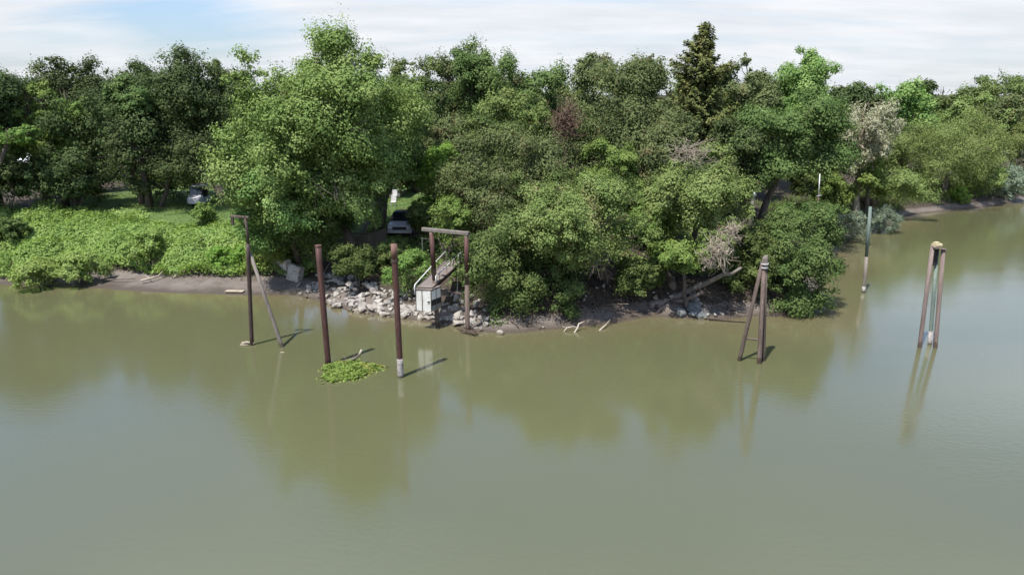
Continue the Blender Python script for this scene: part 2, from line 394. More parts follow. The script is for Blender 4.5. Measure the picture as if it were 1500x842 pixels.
# ------------------------------------------------------------------ trees
def crown_leaves(rng, C, Rv, n, lobes=20, lobe_r=.36, subs=12, sub_r=(.22, .58), low=-.8, squash=.75, loose=.14, up=.35, droop=.12, skew=(0, 0), boxy=3.2, core=.10):
    C = np.array(C, float); Rv = np.array(Rv, float)
    D = nrm(rng.normal(size=(lobes * 3, 3))); D = D[D[:, 2] > low][:lobes]; D[0] = (0, 0, 1)
    D = D / ((np.abs(D) ** boxy).sum(1, keepdims=True)) ** (1 / boxy); rr = rng.uniform(.45, .86, (len(D), 1)); rr[0] = .78; nt_ = max(2, len(D) // 9); rr[1:nt_] = .84
    LC = C + D * Rv * rr
    LC[:, 0] += skew[0] * (LC[:, 2] - C[2]); LC[:, 1] += skew[1] * (LC[:, 2] - C[2])
    LR = lobe_r * Rv.mean() * rng.uniform(.5, 1.4, len(D))
    ns = len(D) * subs
    li = np.repeat(np.arange(len(D)), subs)
    sd = nrm(rng.normal(size=(ns, 3)) + D[li] * .55 + np.array([0, 0, up]))
    SR = LR[li] * rng.uniform(*sub_r, ns)
    SP = LC[li] + sd * (LR[li] * np.where(rng.uniform(size=ns) < .10, rng.uniform(1.05, 1.35, ns), rng.uniform(.4, 1.02, ns)))[:, None]
    rel = (SP - C) / Rv; rho = ((np.abs(rel) ** boxy).sum(1) ** (1 / boxy))[:, None]
    SP = np.where(rho > .98, C + rel / rho ** .8 * Rv, SP)
    w = SR ** 2; w /= w.sum()
    k = rng.multinomial(n, w); si = np.repeat(np.arange(ns), k)
    q = nrm(rng.normal(size=(n, 3))); rad = rng.uniform(0, 1, (n, 1)) ** .45
    st = rng.uniform(0, 1, (n, 1)) < loose
    rad = np.where(st, rng.uniform(1, 1.38, (n, 1)), rad)
    p = q * rad * SR[si][:, None]; p[:, 2] *= squash
    p[:, 2] -= droop * (p[:, 0] ** 2 + p[:, 1] ** 2) / SR[si]
    stre = rng.uniform(-.15, .75, ns)[si][:, None]      # some sprigs reach out along their bough
    p = p + sd[si] * np.sum(p * sd[si], axis=1, keepdims=True) * stre
    P = SP[si] + p
    kc = int(n * core)                             # leaves inside the crown, between the boughs
    if kc:
        cu = nrm(rng.normal(size=(kc, 3))) * rng.uniform(0, .68, (kc, 1)) ** .6
        P[:kc] = C + cu * Rv * np.array([.95, .95, .9])
        pm = rng.permutation(n); P = P[pm]; q = q[pm]; si = si[pm]
    Nn = nrm(q * .95 + np.array([0, 0, .42]) + (P - C) / Rv * .3 + rng.normal(size=(n, 3)) * .30)
    tone = rng.uniform(0, 1, ns)[si]
    return P, Nn, tone, LC, LR

def limb_path(rng, a, b, k=5, wob=.12, sag=0.0):
    a, b = np.array(a, float), np.array(b, float); l = np.linalg.norm(b - a)
    out = []
    for i in range(k):
        t = i / (k - 1); p = a + (b - a) * t
        if 0 < i < k - 1: p = p + rng.normal(size=3) * l * wob * .5
        p[2] += math.sin(math.pi * t) * l * sag
        out.append(p)
    return out

def tree(name, label, cat, cx, top, hw, bot, Y, kind='oak', n=14000, base_px=None, baseY=None, leaf=(.26, .19), bark='bark', lobes=20, group=None,
         trunk_r=None, limbs=12, depth=1.0, seed=None, stems=1, ext=None, cut=None, **kw):
    rng = np.random.default_rng(seed if seed is not None else int(cx * 7 + top * 13 + Y * 101) % 99991)
    if ext is None: ext = cat == 'tree' and Y >= 58
    if ext:                                     # crown skirts reach down towards the ground
        gp = 421 + FPX * math.tan(math.atan2(CAMH - 3.6, Y) - PITCH) - 14
        if gp > bot:
            n = int(n * min(1.6, ((gp - top) / (bot - top)) ** .7)); lobes = int(lobes * min(1.6, (gp - top) / (bot - top))); bot = gp
    pt, pb = A(cx, top, Y), A(cx, bot, Y)
    rx = hw * 1.10 * mpp((top + bot) / 2, Y); n = int(n * 1.25)
    ls_ = .66 if Y < 63 else .78
    n = int(n / ls_ ** 1.55); leaf = (leaf[0] * ls_, leaf[1] * ls_)
    C = np.array([(pt.x + pb.x) / 2, Y, (pt.z + pb.z) / 2]); rz = (pt.z - pb.z) / 2
    by = baseY if baseY else Y
    bx = A(base_px, bot, by).x if base_px is not None else C[0] + rng.normal() * rx * .12
    base = np.array([bx, by, gz1(bx, by) - .15])
    root = thing(name, base + np.array([0, 0, .15]), label, cat, group)
    lk = dict(lobes=max(8, int(lobes * .84))); lk.update(kw)
    P, Nn, tone, LC, LR = crown_leaves(rng, C, (rx, rx * depth, rz), n, **lk)
    g = gz(P[:, 0], P[:, 1]); ok = P[:, 2] > np.maximum(g, 0) + .12
    if cut: ok &= ~((P[:, 0] > cut[0]) & (P[:, 2] < cut[1]))
    P, Nn, tone = P[ok], Nn[ok], tone[ok]
    tr = trunk_r or max(.10, .028 * (C[2] + rz - base[2]))
    mb = MB()
    fork = C + np.array([0, 0, -rz * .45]); fork[2] = max(fork[2], base[2] + .5)
    for s_ in range(stems):
        off = rng.normal(size=3) * np.array([1, 1, 0]) * (rx * .35 if stems > 1 else 0)
        fk = fork + off
        mb.tube(limb_path(rng, base, fk, 6, .05), np.linspace(tr * 1.15, tr * .7, 6) / (1 if stems == 1 else 1.5), 8)
        mb.tube(limb_path(rng, fk, C + np.array([0, 0, rz * .42]) + off * 1.4, 5, .15), np.linspace(tr * .66, tr * .15, 5) / (1 if stems == 1 else 1.5), 7)
    idx = rng.permutation(len(LC))[:limbs]
    for i in idx:
        a = fork + (C + np.array([0, 0, rz * .6]) - fork) * rng.uniform(0, .45)
        pth = limb_path(rng, a, LC[i], 5, .12, .06); r0 = tr * rng.uniform(.28, .45)
        mb.tube(pth, np.linspace(r0, r0 * .25, 5), 6)
        for j in range(3):
            e = LC[i] + nrm(rng.normal(size=(1, 3)))[0] * LR[i] * .9
            mb.tube(limb_path(rng, pth[3], e, 3, .2), [r0 * .3, r0 * .18, r0 * .06], 4)
    mb.build('trunk', M[bark], root, smooth=True)
    leaves_obj('crown', P, Nn, leaf[0], leaf[1], LEAF[kind], tone, root)
    return root

def conifer(name, label, cx, top, hw, bot, Y, n=16000):
    rng = np.random.default_rng(5)
    pt, pb = A(cx, top, Y), A(cx, bot, Y); x = pt.x
    base = Vector((x, Y, gz1(x, Y) - .1)); H = pt.z - base.z; rm = hw * mpp((top + bot) / 2, Y)
    root = thing(name, base, label, 'tree')
    mb = MB(); mb.tube([base, base + Vector((0, 0, H * .5)), pt - Vector((0, 0, .3))], [.45, .28, .03], 8)
    Ps, Ns, Ax, Tn = [], [], [], []
    z0 = pb.z; nb = 300
    for i in range(nb):
        t = (i / nb) ** .9; z = z0 + (pt.z - z0) * t
        prof = min(1, (1 - t) ** .58 * 1.08) * (.85 + .15 * math.sin(t * 26)) + .03
        az = i * 2.39996 + rng.normal() * .3; ln = rm * prof * rng.uniform(.6, 1.15)
        if t > .78: ln *= rng.uniform(.7, 1.3)
        dv = np.array([math.cos(az), math.sin(az), 0]); sd = np.array([-dv[1], dv[0], 0])
        k = max(8, int(n / nb * (ln / (rm * .55))))
        s = rng.uniform(.12, 1.02, k) ** .8
        wdt = (.34 * ln * (1 - s) + .16) * rng.normal(size=k) * .6
        zz = -.22 * ln * s + .30 * ln * s ** 3 + rng.normal(size=k) * .13
        p = np.array([x, Y, z]) + dv * (s * ln)[:, None] + sd * wdt[:, None]; p[:, 2] += zz - .25 * np.abs(wdt)
        Ps.append(p); Ns.append(nrm(np.array([0, 0, 1.0]) + dv * .4 + rng.normal(size=(k, 3)) * .4))
        Ax.append(dv + sd * np.sign(wdt)[:, None] * .8 + rng.normal(size=(k, 3)) * .3); Tn.append(np.full(k, rng.uniform()))
        mb.tube([(x, Y, z), tuple(np.array([x, Y, z - .12 * ln]) + dv * ln * .8)], [.05, .012], 4)
    mb.build('trunk', M['redbark'], root, True)
    leaves_obj('crown', np.concatenate(Ps), np.concatenate(Ns), .42, .15, LEAF['redwood'], np.concatenate(Tn), root, axis=np.concatenate(Ax))

WIL = dict(kind='willow', leaf=(.34, .10), lobe_r=.33, squash=1.15, loose=.2, droop=.02, subs=14)
SHR = dict(low=-.15, lobes=16, limbs=8, lobe_r=.42, stems=3)

def shrub(name, label, cx, top, hw, bot, Y, kind='oak', n=5000, **kw):
    k = dict(SHR); k.update(kw)
    return tree(name, label, 'shrub', cx, top, hw, bot, Y, kind=kind, n=n, trunk_r=k.pop('trunk_r', .09), **k)

exec_trees = []
# --- far left group round the lawn
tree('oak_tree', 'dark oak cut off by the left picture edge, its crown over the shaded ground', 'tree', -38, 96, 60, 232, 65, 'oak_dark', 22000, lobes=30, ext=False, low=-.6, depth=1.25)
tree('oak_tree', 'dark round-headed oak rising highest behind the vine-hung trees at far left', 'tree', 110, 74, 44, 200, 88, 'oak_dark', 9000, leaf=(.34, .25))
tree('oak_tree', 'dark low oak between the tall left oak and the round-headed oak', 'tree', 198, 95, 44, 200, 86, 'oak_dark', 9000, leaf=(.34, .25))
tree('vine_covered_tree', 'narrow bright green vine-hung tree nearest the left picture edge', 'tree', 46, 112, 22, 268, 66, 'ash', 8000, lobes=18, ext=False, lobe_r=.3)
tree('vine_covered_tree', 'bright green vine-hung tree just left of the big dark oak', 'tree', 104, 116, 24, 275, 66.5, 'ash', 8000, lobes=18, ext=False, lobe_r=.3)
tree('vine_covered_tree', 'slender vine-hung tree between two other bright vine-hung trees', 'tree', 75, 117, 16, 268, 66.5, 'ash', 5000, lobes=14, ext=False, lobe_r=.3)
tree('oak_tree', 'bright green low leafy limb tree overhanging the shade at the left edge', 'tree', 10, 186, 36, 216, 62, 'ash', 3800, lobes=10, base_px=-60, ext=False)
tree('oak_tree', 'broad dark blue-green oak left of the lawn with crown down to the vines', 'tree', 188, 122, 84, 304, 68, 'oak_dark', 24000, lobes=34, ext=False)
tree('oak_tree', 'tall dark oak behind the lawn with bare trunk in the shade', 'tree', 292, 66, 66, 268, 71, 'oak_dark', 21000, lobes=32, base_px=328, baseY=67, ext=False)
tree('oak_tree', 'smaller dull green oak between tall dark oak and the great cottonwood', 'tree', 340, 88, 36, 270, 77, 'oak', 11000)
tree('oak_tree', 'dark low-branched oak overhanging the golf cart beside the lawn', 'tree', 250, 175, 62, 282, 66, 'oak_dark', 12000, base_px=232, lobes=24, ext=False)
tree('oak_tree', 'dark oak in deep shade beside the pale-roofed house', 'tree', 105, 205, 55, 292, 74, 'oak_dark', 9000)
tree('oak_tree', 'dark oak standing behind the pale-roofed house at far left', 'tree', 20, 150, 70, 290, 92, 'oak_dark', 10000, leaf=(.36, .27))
tree('oak_tree', 'lighter green oak top peeping over the broad dark blue-green oak', 'tree', 197, 118, 28, 190, 66, 'oak', 6500, ext=False)
# --- great cottonwood and companions
tree('cottonwood_tree', 'great light green cottonwood with the broadest crown, above the two rusty pilings', 'tree', 472, 52, 124, 345, 51.5, 'cottonwood', 74000, lobes=96, lobe_r=.25, base_px=520, trunk_r=.42,
     limbs=26, leaf=(.25, .19), subs=13, depth=1.0, low=-.75, baseY=52.5, seed=33, cut=(A(552, 300, 49).x, A(552, 282, 47).z))
tree('cottonwood_tree', 'young leafy cottonwood low on the bank under the great cottonwood', 'tree', 418, 226, 58, 372, 49.5, 'cottonwood', 15000, lobes=24, leaf=(.22, .17), base_px=440, baseY=52.5)
shrub('shrub', 'dark leafy shrub at the great cottonwood foot above concrete slab', 462, 290, 46, 400, 50.5, 'oak', 11000, leaf=(.22, .16))
tree('cottonwood_tree', 'cottonwood crown crowding the right flank of the great cottonwood above the pickup', 'tree', 580, 120, 36, 250, 57, 'cottonwood', 13000, lobes=24, leaf=(.25, .19), ext=False, base_px=548)
shrub('shrub', 'grey-green feathery shrub left of the parked pickup', 545, 275, 16, 342, 54, 'silver', 3200, leaf=(.26, .08))
tree('ash_tree', 'bright yellow-green young tree right of the parked pickup', 'tree', 636, 205, 34, 322, 57, 'bright', 9000, lobes=18, leaf=(.24, .19))
shrub('shrub', 'bright green sapling bush behind the timber gantry beam', 652, 290, 30, 365, 49, 'ash', 4500, leaf=(.2, .16))
shrub('shrub', 'grassy green bush beside the middle piling on rocky bank', 597, 372, 30, 446, 45, 'ash', 5000, leaf=(.24, .09))
shrub('shrub', 'dark leafy bush right of the parked pickup on the bank top', 622, 302, 20, 352, 53, 'oak', 4500, leaf=(.2, .15))
shrub('shrub', 'low weedy bush in shade below the nose of the parked pickup', 572, 352, 28, 380, 49.5, 'oak', 5000, leaf=(.2, .13))
shrub('shrub', 'dark bush on the shaded bank above riprap, left of middle piling', 525, 362, 36, 408, 47.5, 'oak', 6500, leaf=(.2, .13))
# --- understorey fill at far left; dark leaf colour stands in for deep shade
shrub('shrub', 'understorey bush coloured dark as if in deep shade at the left picture edge', 8, 236, 36, 306, 63.5, 'oak_dark', 5000)
shrub('shrub', 'understorey bush coloured dark as shade below the pale-roofed house', 60, 242, 34, 304, 64, 'oak_dark', 5000)
shrub('shrub', 'understorey bush coloured dark as shade left of the broad dark blue-green oak', 112, 236, 32, 302, 64.5, 'oak_dark', 5000)
# --- the middle wood
tree('oak_tree', 'grey-green oak adjoining the right side of the great cottonwood', 'tree', 612, 84, 42, 230, 76, 'oak', 12000)
tree('oak_tree', 'small grey treetop on the skyline left of the peaked green tree', 'tree', 662, 82, 30, 190, 90, 'oak_gray', 7000, leaf=(.34, .25))
tree('oak_tree', 'peaked dark green tree highest on the skyline right of the cottonwood', 'tree', 698, 61, 34, 200, 82, 'oak', 11000, leaf=(.3, .22))
tree('oak_tree', 'rounded green oak left of the V-shaped skyline gap', 'tree', 775, 86, 50, 220, 78, 'oak', 15000, leaf=(.29, .22))
tree('oak_tree', 'dull green oak between peaked tree and rounded skyline oak', 'tree', 735, 92, 34, 200, 84, 'oak_gray', 8000, leaf=(.32, .24))
tree('oak_tree', 'dry-looking grey-green oak with a dark hollow, right of bright young tree', 'tree', 655, 140, 62, 275, 64, 'oak_gray', 19000, lobes=28)
tree('ash_tree', 'yellowish green tree in the middle of the wood below skyline oak', 'tree', 758, 132, 48, 235, 69, 'pale_ash', 10000)
tree('oak_tree', 'dark green oak in the middle wood left of the brown dead tree', 'tree', 715, 175, 55, 270, 61, 'oak', 14000)
tree('oak_tree', 'broad olive-grey oak left of the tall conifer', 'tree', 915, 100, 78, 262, 67, 'oak_gray', 27000, lobes=36)
tree('oak_tree', 'olive-grey treetop right of the V-shaped skyline gap', 'tree', 868, 79, 28, 190, 80, 'oak_gray', 8000, leaf=(.3, .22))
tree('oak_tree', 'grey-green skyline tree between gap treetop and tall conifer', 'tree', 932, 78, 40, 190, 84, 'oak_gray', 10000, leaf=(.32, .24))
tree('oak_tree', 'dim green treetop against left flank of the tall conifer', 'tree', 982, 90, 26, 190, 78, 'oak', 7000, leaf=(.3, .22))
tree('oak_tree', 'low green tree filling the bottom of the V-shaped skyline gap', 'tree', 832, 118, 30, 230, 90, 'oak', 7000, leaf=(.34, .25))
tree('oak_tree', 'shaggy grey-green oak hanging below the tall conifer', 'tree', 985, 165, 55, 290, 60, 'oak_gray', 16000, lobes=26)
conifer('redwood_tree', 'tall pointed conifer rising above all the other trees', 1033, 34, 84, 300, 69, 42000)
tree('oak_tree', 'light grey-green tree against the right flank of the tall conifer', 'tree', 1092, 78, 38, 215, 78, 'oak_gray', 11000, leaf=(.3, .22))
tree('cottonwood_tree', 'bright green skyline cottonwood right of the tall conifer', 'tree', 1182, 70, 40, 215, 82, 'cottonwood', 13000, leaf=(.3, .23))
tree('cottonwood_tree', 'small green treetop between conifer and bright skyline cottonwood', 'tree', 1136, 92, 22, 200, 86, 'cottonwood', 5000, leaf=(.32, .24))
tree('oak_tree', 'large dark oak shading the bank behind the white antenna mast', 'tree', 1150, 138, 78, 272, 64, 'oak', 26000, lobes=34, base_px=1120, ext=False)
tree('oak_tree', 'dark oak below the tall conifer left of the large shading oak', 'tree', 1085, 175, 48, 300, 62, 'oak_dark', 14000, lobes=24)
tree('oak_tree', 'dark oak touching the pale dying tree on its left', 'tree', 1200, 160, 32, 300, 74, 'oak', 11000)
tree('oak_tree', 'round dark treetop on the skyline above the pale dying tree', 'tree', 1253, 103, 34, 210, 100, 'oak_dark', 8000, leaf=(.38, .28))
tree('cottonwood_tree', 'light green skyline tree right of the round dark treetop', 'tree', 1312, 113, 40, 235, 100, 'cottonwood', 11000, leaf=(.36, .27))
tree('dying_tree', 'pale cream dying tree standing above the sunlit bend bank', 'tree', 1262, 138, 44, 258, 73, 'cream', 10000, ext=False, bark='deadwood', limbs=28, leaf=(.28, .12), lobes=26, lobe_r=.26, squash=1.25, core=.04)
tree('oak_tree', 'glossy green leafy tree under the pale dying tree', 'tree', 1274, 216, 32, 300, 72.5, 'ash', 8000, leaf=(.28, .22))
# --- across the bend at right
tree('oak_tree', 'dark far treetop left end of the far right skyline group', 'tree', 1376, 116, 34, 215, 125, 'oak_dark', 6500, leaf=(.46, .34))
tree('oak_tree', 'far mid green treetop between two dark far treetops', 'tree', 1418, 124, 42, 220, 118, 'oak', 7500, leaf=(.44, .32))
tree('oak_tree', 'far rounded treetop near the right picture edge on the skyline', 'tree', 1467, 112, 48, 220, 128, 'oak', 8500, leaf=(.46, .34))
tree('oak_tree', 'far treetop cut off by the right picture edge on the skyline', 'tree', 1512, 114, 34, 220, 126, 'oak_gray', 7000, leaf=(.46, .34))
tree('cottonwood_tree', 'light green far tree directly behind the biggest willow', 'tree', 1425, 142, 55, 230, 108, 'pale_ash', 11000, leaf=(.38, .28))
tree('cottonwood_tree', 'green far tree behind willows at the right picture edge', 'tree', 1492, 140, 42, 235, 106, 'oak_gray', 9000, leaf=(.38, .28))
tree('willow_tree', 'biggest soft olive-yellow willow above the far right bank', 'tree', 1393, 166, 62, 282, 90, n=24000, lobes=30, **WIL)
tree('willow_tree', 'narrow olive willow left of the biggest willow', 'tree', 1325, 180, 30, 275, 88, n=9000, lobes=18, **WIL)
tree('willow_tree', 'olive willow right of the biggest willow above silvery shrubs', 'tree', 1458, 182, 32, 275, 95, n=9000, lobes=18, **WIL)
tree('willow_tree', 'olive willow cut off by the right picture edge', 'tree', 1505, 180, 28, 270, 98, n=7000, lobes=16, **WIL)
shrub('shrub', 'broad mounded olive bush at the bend just above the mud bank', 1312, 255, 46, 312, 80.5, 'willow', 9500, leaf=(.3, .13))
shrub('shrub', 'upright bright green bush right of the white antenna mast', 1222, 258, 30, 326, 72, 'ash', 6500, leaf=(.24, .18))
shrub('shrub', 'yellow-green bush between biggest willow and silvery shrubs', 1432, 238, 26, 300, 91, 'pale_ash', 4500)
shrub('shrub', 'small bright yellow bush low on the far right mud bank', 1404, 272, 14, 303, 89, 'bright', 1800)
shrub('silver_shrub', 'bluish silver shrub on the far bank near the right picture edge', 1476, 242, 26, 296, 94, 'silver', 4500, leaf=(.3, .12))
shrub('silver_shrub', 'smaller bluish silver shrub left of the larger silver one', 1455, 255, 14, 297, 92, 'silver', 2200, leaf=(.3, .12))
shrub('silver_shrub', 'pale silver-green shrub at water edge behind the green-topped piling', 1268, 305, 34, 345, 72.5, 'silver', 5000, leaf=(.26, .07))
shrub('silver_shrub', 'pale silver-green shrub beside the overhanging dark green bush', 1236, 316, 26, 362, 67, 'silver', 4000, leaf=(.26, .07))
shrub('shrub', 'rusty-tinted low bush behind the silver-green shrubs', 1262, 292, 26, 318, 75, 'brown', 1500, leaf=(.24, .12))
# --- trees on the bank, hanging over the water
tree('oak_tree', 'grey-green oak over the bank just right of the bright young tree', 'tree', 735, 200, 78, 345, 53, 'oak_gray', 25000, lobes=34, leaf=(.22, .16))
tree('oak_tree', 'dark green bushy tree drooping to the water beside the gantry', 'tree', 726, 318, 56, 470, 43.8, 'oak', 19000, lobes=30, leaf=(.2, .15), low=-.9, baseY=46, depth=1.2)
tree('ash_tree', 'domed bright green tree in the middle of the bank trees', 'tree', 898, 212, 46, 320, 54, 'ash', 14000, lobes=24, leaf=(.22, .17))
tree('ash_tree', 'leaning pale green tree hanging over the eroded bank roots', 'tree', 850, 272, 96, 418, 43.6, 'pale_ash', 30000, lobes=40, leaf=(.2, .14), lobe_r=.30, base_px=890, baseY=47.5, low=-.6, depth=1.0)
tree('ash_tree', 'dull green tree behind the leaning pale green tree on its left', 'tree', 800, 245, 52, 370, 50, 'oak', 13000, leaf=(.21, .15))
tree('ash_tree', 'light yellow-green tree with bare twigs on top above fallen trunk', 'tree', 1022, 218, 76, 352, 46.8, 'pale_ash', 27000, cut=(A(1090, 300, 46.8).x, A(1090, 276, 46.8).z), lobes=38, leaf=(.22, .16), lobe_r=.28, low=-.7)
tree('ash_tree', 'green sprawling low boughs over the shaded bank left of fallen trunk', 'tree', 1004, 345, 46, 408, 43.8, 'ash', 9000, leaf=(.2, .15))
tree('ash_tree', 'mid green tree between domed tree and light yellow-green tree', 'tree', 955, 270, 45, 372, 51.5, 'ash', 11000, leaf=(.21, .16))
tree('oak_tree', 'dark green bush-like tree overhanging the water at the point', 'tree', 1172, 312, 56, 452, 45.2, 'oak', 19000, lobes=34, leaf=(.21, .15), low=-.9, baseY=48, base_px=1150)
tree('oak_tree', 'dark leafy bush between dead twig tangle and leaning pile cluster', 'tree', 1098, 332, 40, 440, 45.8, 'oak', 11000, lobes=24, leaf=(.21, .15), low=-.9)
tree('oak_tree', 'feathery green bush on bank top beneath the white antenna mast', 'tree', 1190, 298, 42, 350, 56, 'oak', 7000, leaf=(.24, .12))
tree('oak_tree', 'dark drooping boughs over the shaded mud between gantry bush and root mass', 'tree', 795, 372, 46, 458, 43.8, 'oak', 10000, leaf=(.2, .15), baseY=46, low=-.5, depth=1.2)
tree('oak_tree', 'dark low boughs over the mud right of the eroded root mass', 'tree', 942, 378, 32, 434, 44.4, 'oak', 5500, leaf=(.2, .15), baseY=46.5, low=-.4, depth=1.2)
tree('oak_tree', 'dense dark tree mass added at the extreme left edge to cast shade behind the vines', 'tree', -80, 120, 70, 308, 62, 'oak_dark', 16000, lobes=26)  # added tree, mostly out of frame, to shade the ground under the left canopy
# --- fillers further back that close the wood
for cx, top, hw, Y, lab in [(30, 128, 60, 120, 'far dark oak behind the left edge trees'), (150, 112, 60, 118, 'far dark oak behind the round-headed oak'),
                       (250, 108, 60, 116, 'far oak behind tall dark lawn oak'), (380, 110, 60, 112, 'far oak behind the left flank of the great cottonwood'),
                       (480, 110, 60, 112, 'far oak hidden behind the centre of the great cottonwood'), (570, 105, 50, 108, 'far oak behind the right flank of the great cottonwood'),
                       (650, 108, 50, 110, 'far oak behind the grey skyline treetop'), (740, 108, 55, 112, 'far oak behind the rounded skyline oak'),
                       (835, 124, 40, 118, 'far oak seen at the bottom of the skyline gap'), (910, 108, 55, 112, 'far oak behind the broad olive-grey oak'),
                       (1000, 112, 55, 110, 'far oak behind the tall conifer'), (1100, 112, 55, 110, 'far oak behind the light grey-green tree'),
                       (1200, 118, 50, 118, 'far oak behind the bright skyline cottonwood'), (1345, 134, 40, 140, 'far low treetop in the dip of the right skyline')]:
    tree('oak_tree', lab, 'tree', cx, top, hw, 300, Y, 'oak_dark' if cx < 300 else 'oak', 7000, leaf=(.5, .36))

# distant wood behind everything: nobody could count it
P, Nn, T = [], [], []
for i in range(150):
    x = -330 + i * 5.1 + RNG.normal() * 2; y = 175 + RNG.uniform(-15, 40)
    p, q, t, _, _ = crown_leaves(RNG, (x, y, 8.2 + RNG.normal() * .8), (5.5, 5.5, 5.4), 600, lobes=10)
    P.append(p); Nn.append(q); T.append(t)
tag(leaves_obj('distant_woods', np.concatenate(P), np.concatenate(Nn), 1.0, .75, LEAF['oak'], np.concatenate(T)), 'distant line of woods beyond the bank trees', 'woods', kind='stuff')

# ------------------------------------------------------------------ ground cover
def cover(name, label, cat, n, inside, box, bumps, leaf, kind, hmax=1.0, mound=(.7, 1.6), upright=False, thick=.35, seed=1, base=.05, taper=None):
    rng = np.random.default_rng(seed); x0, x1, y0, y1 = box
    mx, my = rng.uniform(x0, x1, bumps), rng.uniform(y0, y1, bumps); mr = rng.uniform(*mound, bumps); mh = rng.uniform(.35, 1.0, bumps) * hmax
    tn = rng.uniform(0, 1, bumps)
    def H(x, y):
        h = np.zeros_like(x); t = np.zeros_like(x)
        for a, b, r, hh, tt in zip(mx, my, mr, mh, tn):
            m_ = (np.abs(x - a) < r) & (np.abs(y - b) < r)
            if not m_.any(): continue
            q = 1 - ((x[m_] - a) ** 2 + (y[m_] - b) ** 2) / r ** 2
            v = hh * np.sqrt(np.clip(q, 0, 1)); cur = h[m_]
            t[m_] = np.where(v > cur, tt, t[m_]); h[m_] = np.maximum(cur, v)
        return h, t
    x = rng.uniform(x0, x1, n); y = rng.uniform(y0, y1, n); d = shore_dist(x, y)
    w = inside(x, y, d); k = rng.uniform(0, 1, n) < w; x, y, d = x[k], y[k], d[k]
    h, t = H(x, y); e = .12
    if taper is not None: h = h * taper(x, d)
    hx = (H(x + e, y)[0] - H(x - e, y)[0]) / (2 * e); hy = (H(x, y + e)[0] - H(x, y - e)[0]) / (2 * e)
    g = gz(x, y, d)
    z = g + base + h * (1 - np.abs(rng.normal(size=len(x))) * .12) - rng.uniform(0, 1, len(x)) ** 2 * thick * np.clip(h, .1, 1) + (rng.uniform(size=len(x)) < .06) * rng.uniform(.05, .3, len(x))
    P = np.stack([x, y, np.maximum(z, g + .03)], 1)
    Nn = nrm(np.stack([-hx, -hy, np.ones_like(hx)], 1) * np.array([.9, .9, 1]) + rng.normal(size=P.shape) * .45)
    ax = None
    if upright:
        ax = np.array([0, 0, 1.0]) + rng.normal(size=P.shape) * .35
        Nn = nrm(rng.normal(size=P.shape) * np.array([1, 1, .35]))
        P[:, 2] += leaf[0] * .3
    return tag(leaves_obj(name, P, Nn, leaf[0], leaf[1], LEAF[kind], t * .7 + rng.uniform(0, .3, len(x)), axis=ax), label, cat, kind='stuff')

def vine_in(x, y, d):
    low = .5 + .6 * wave_noise(x, y, .5, 21) + 2.0 * smooth(-39, -33, x)
    hole = 1 - .93 * smooth(1.25, 1.5, wave_noise(x, y, 1.25, 27))
    return hole * (smooth(low, low + .5, d) * (1 - smooth(12.0, 13.2, d + 1.6 * smooth(-36, -32, x) + .7 * wave_noise(x, y, .8, 22))) * (x < -14.5 - .12 * (y - 50))).astype(float)
cover('vine_ground_cover', 'bright green vines smothering the slope above the muddy beach', 'vines', 330000, vine_in, (-62, -14, 48, 70), 420, (.165, .135), 'vine', hmax=1.35, mound=(.5, 2.0), thick=.7, seed=3, taper=lambda x, d: 1 - .8 * smooth(7.5, 10.5, d) * smooth(-40, -35, x))

def under_in(x, y, d):
    return (smooth(3.4, 4.6, d + .6 * wave_noise(x, y, .9, 31)) * (1 - smooth(11, 14, d)) * smooth(-.4, .3, wave_noise(x, y, .7, 32) + .35) * (x > -16)).astype(float)
cover('undergrowth', 'green weeds and ivy on the rocky bank below the great cottonwood', 'undergrowth', 52000, under_in, (-16, 24, 44, 60), 160, (.20, .13), 'grass', hmax=.75, mound=(.4, 1.0), seed=4)
cover('dry_grass', 'tufts of dry straw grass along the top of the muddy beach', 'grass', 30000,
      lambda x, y, d: (smooth(2.2, 2.8, d) * (1 - smooth(4.2, 5.5, d)) * smooth(.1, .7, wave_noise(x, y, 1.1, 41)) * (x < -15)).astype(float), (-60, -14, 49, 60), 120, (.42, .035), 'straw', hmax=.3, mound=(.3, .7), upright=True, seed=5)
cover('dead_stalks', 'dry grey stalks showing through gaps in the vines near the water', 'dead stalks', 14000,
      lambda x, y, d: ((smooth(.6, 1.2, d) * (1 - smooth(3.2, 4.5, d)) * (x < -38)) + .5 * smooth(1.15, 1.4, wave_noise(x, y, 1.25, 27)) * (d > 2) * (d < 11)).clip(0, 1) * (x < -16), (-62, -16, 48, 64), 120, (.5, .03), 'straw', hmax=.4, mound=(.4, 1.0), upright=True, seed=16)
cover('beach_litter', 'twigs, straw and drift litter strewn along the muddy beach', 'drift litter', 9000,
      lambda x, y, d: (smooth(.8, 2.4, d) * (1 - smooth(3.6, 4.5, d)) * smooth(-.2, .8, wave_noise(x, y, 1.3, 47)) * (x < -13)).astype(float), (-60, -13, 48, 58), 60, (.26, .03), 'straw', hmax=.05, mound=(.2, .5), seed=15, base=.02)
cover('bank_grass', 'silvery and green grass along the far right mud bank', 'grass', 60000,
      lambda x, y, d: (smooth(1.3, 2.0, d + .4 * wave_noise(x, y, .8, 51)) * (1 - smooth(7, 11, d)) * (x > 26)).astype(float), (26, 75, 60, 102), 300, (.55, .06), 'grass', hmax=.5, mound=(.5, 1.4), upright=True, seed=6)
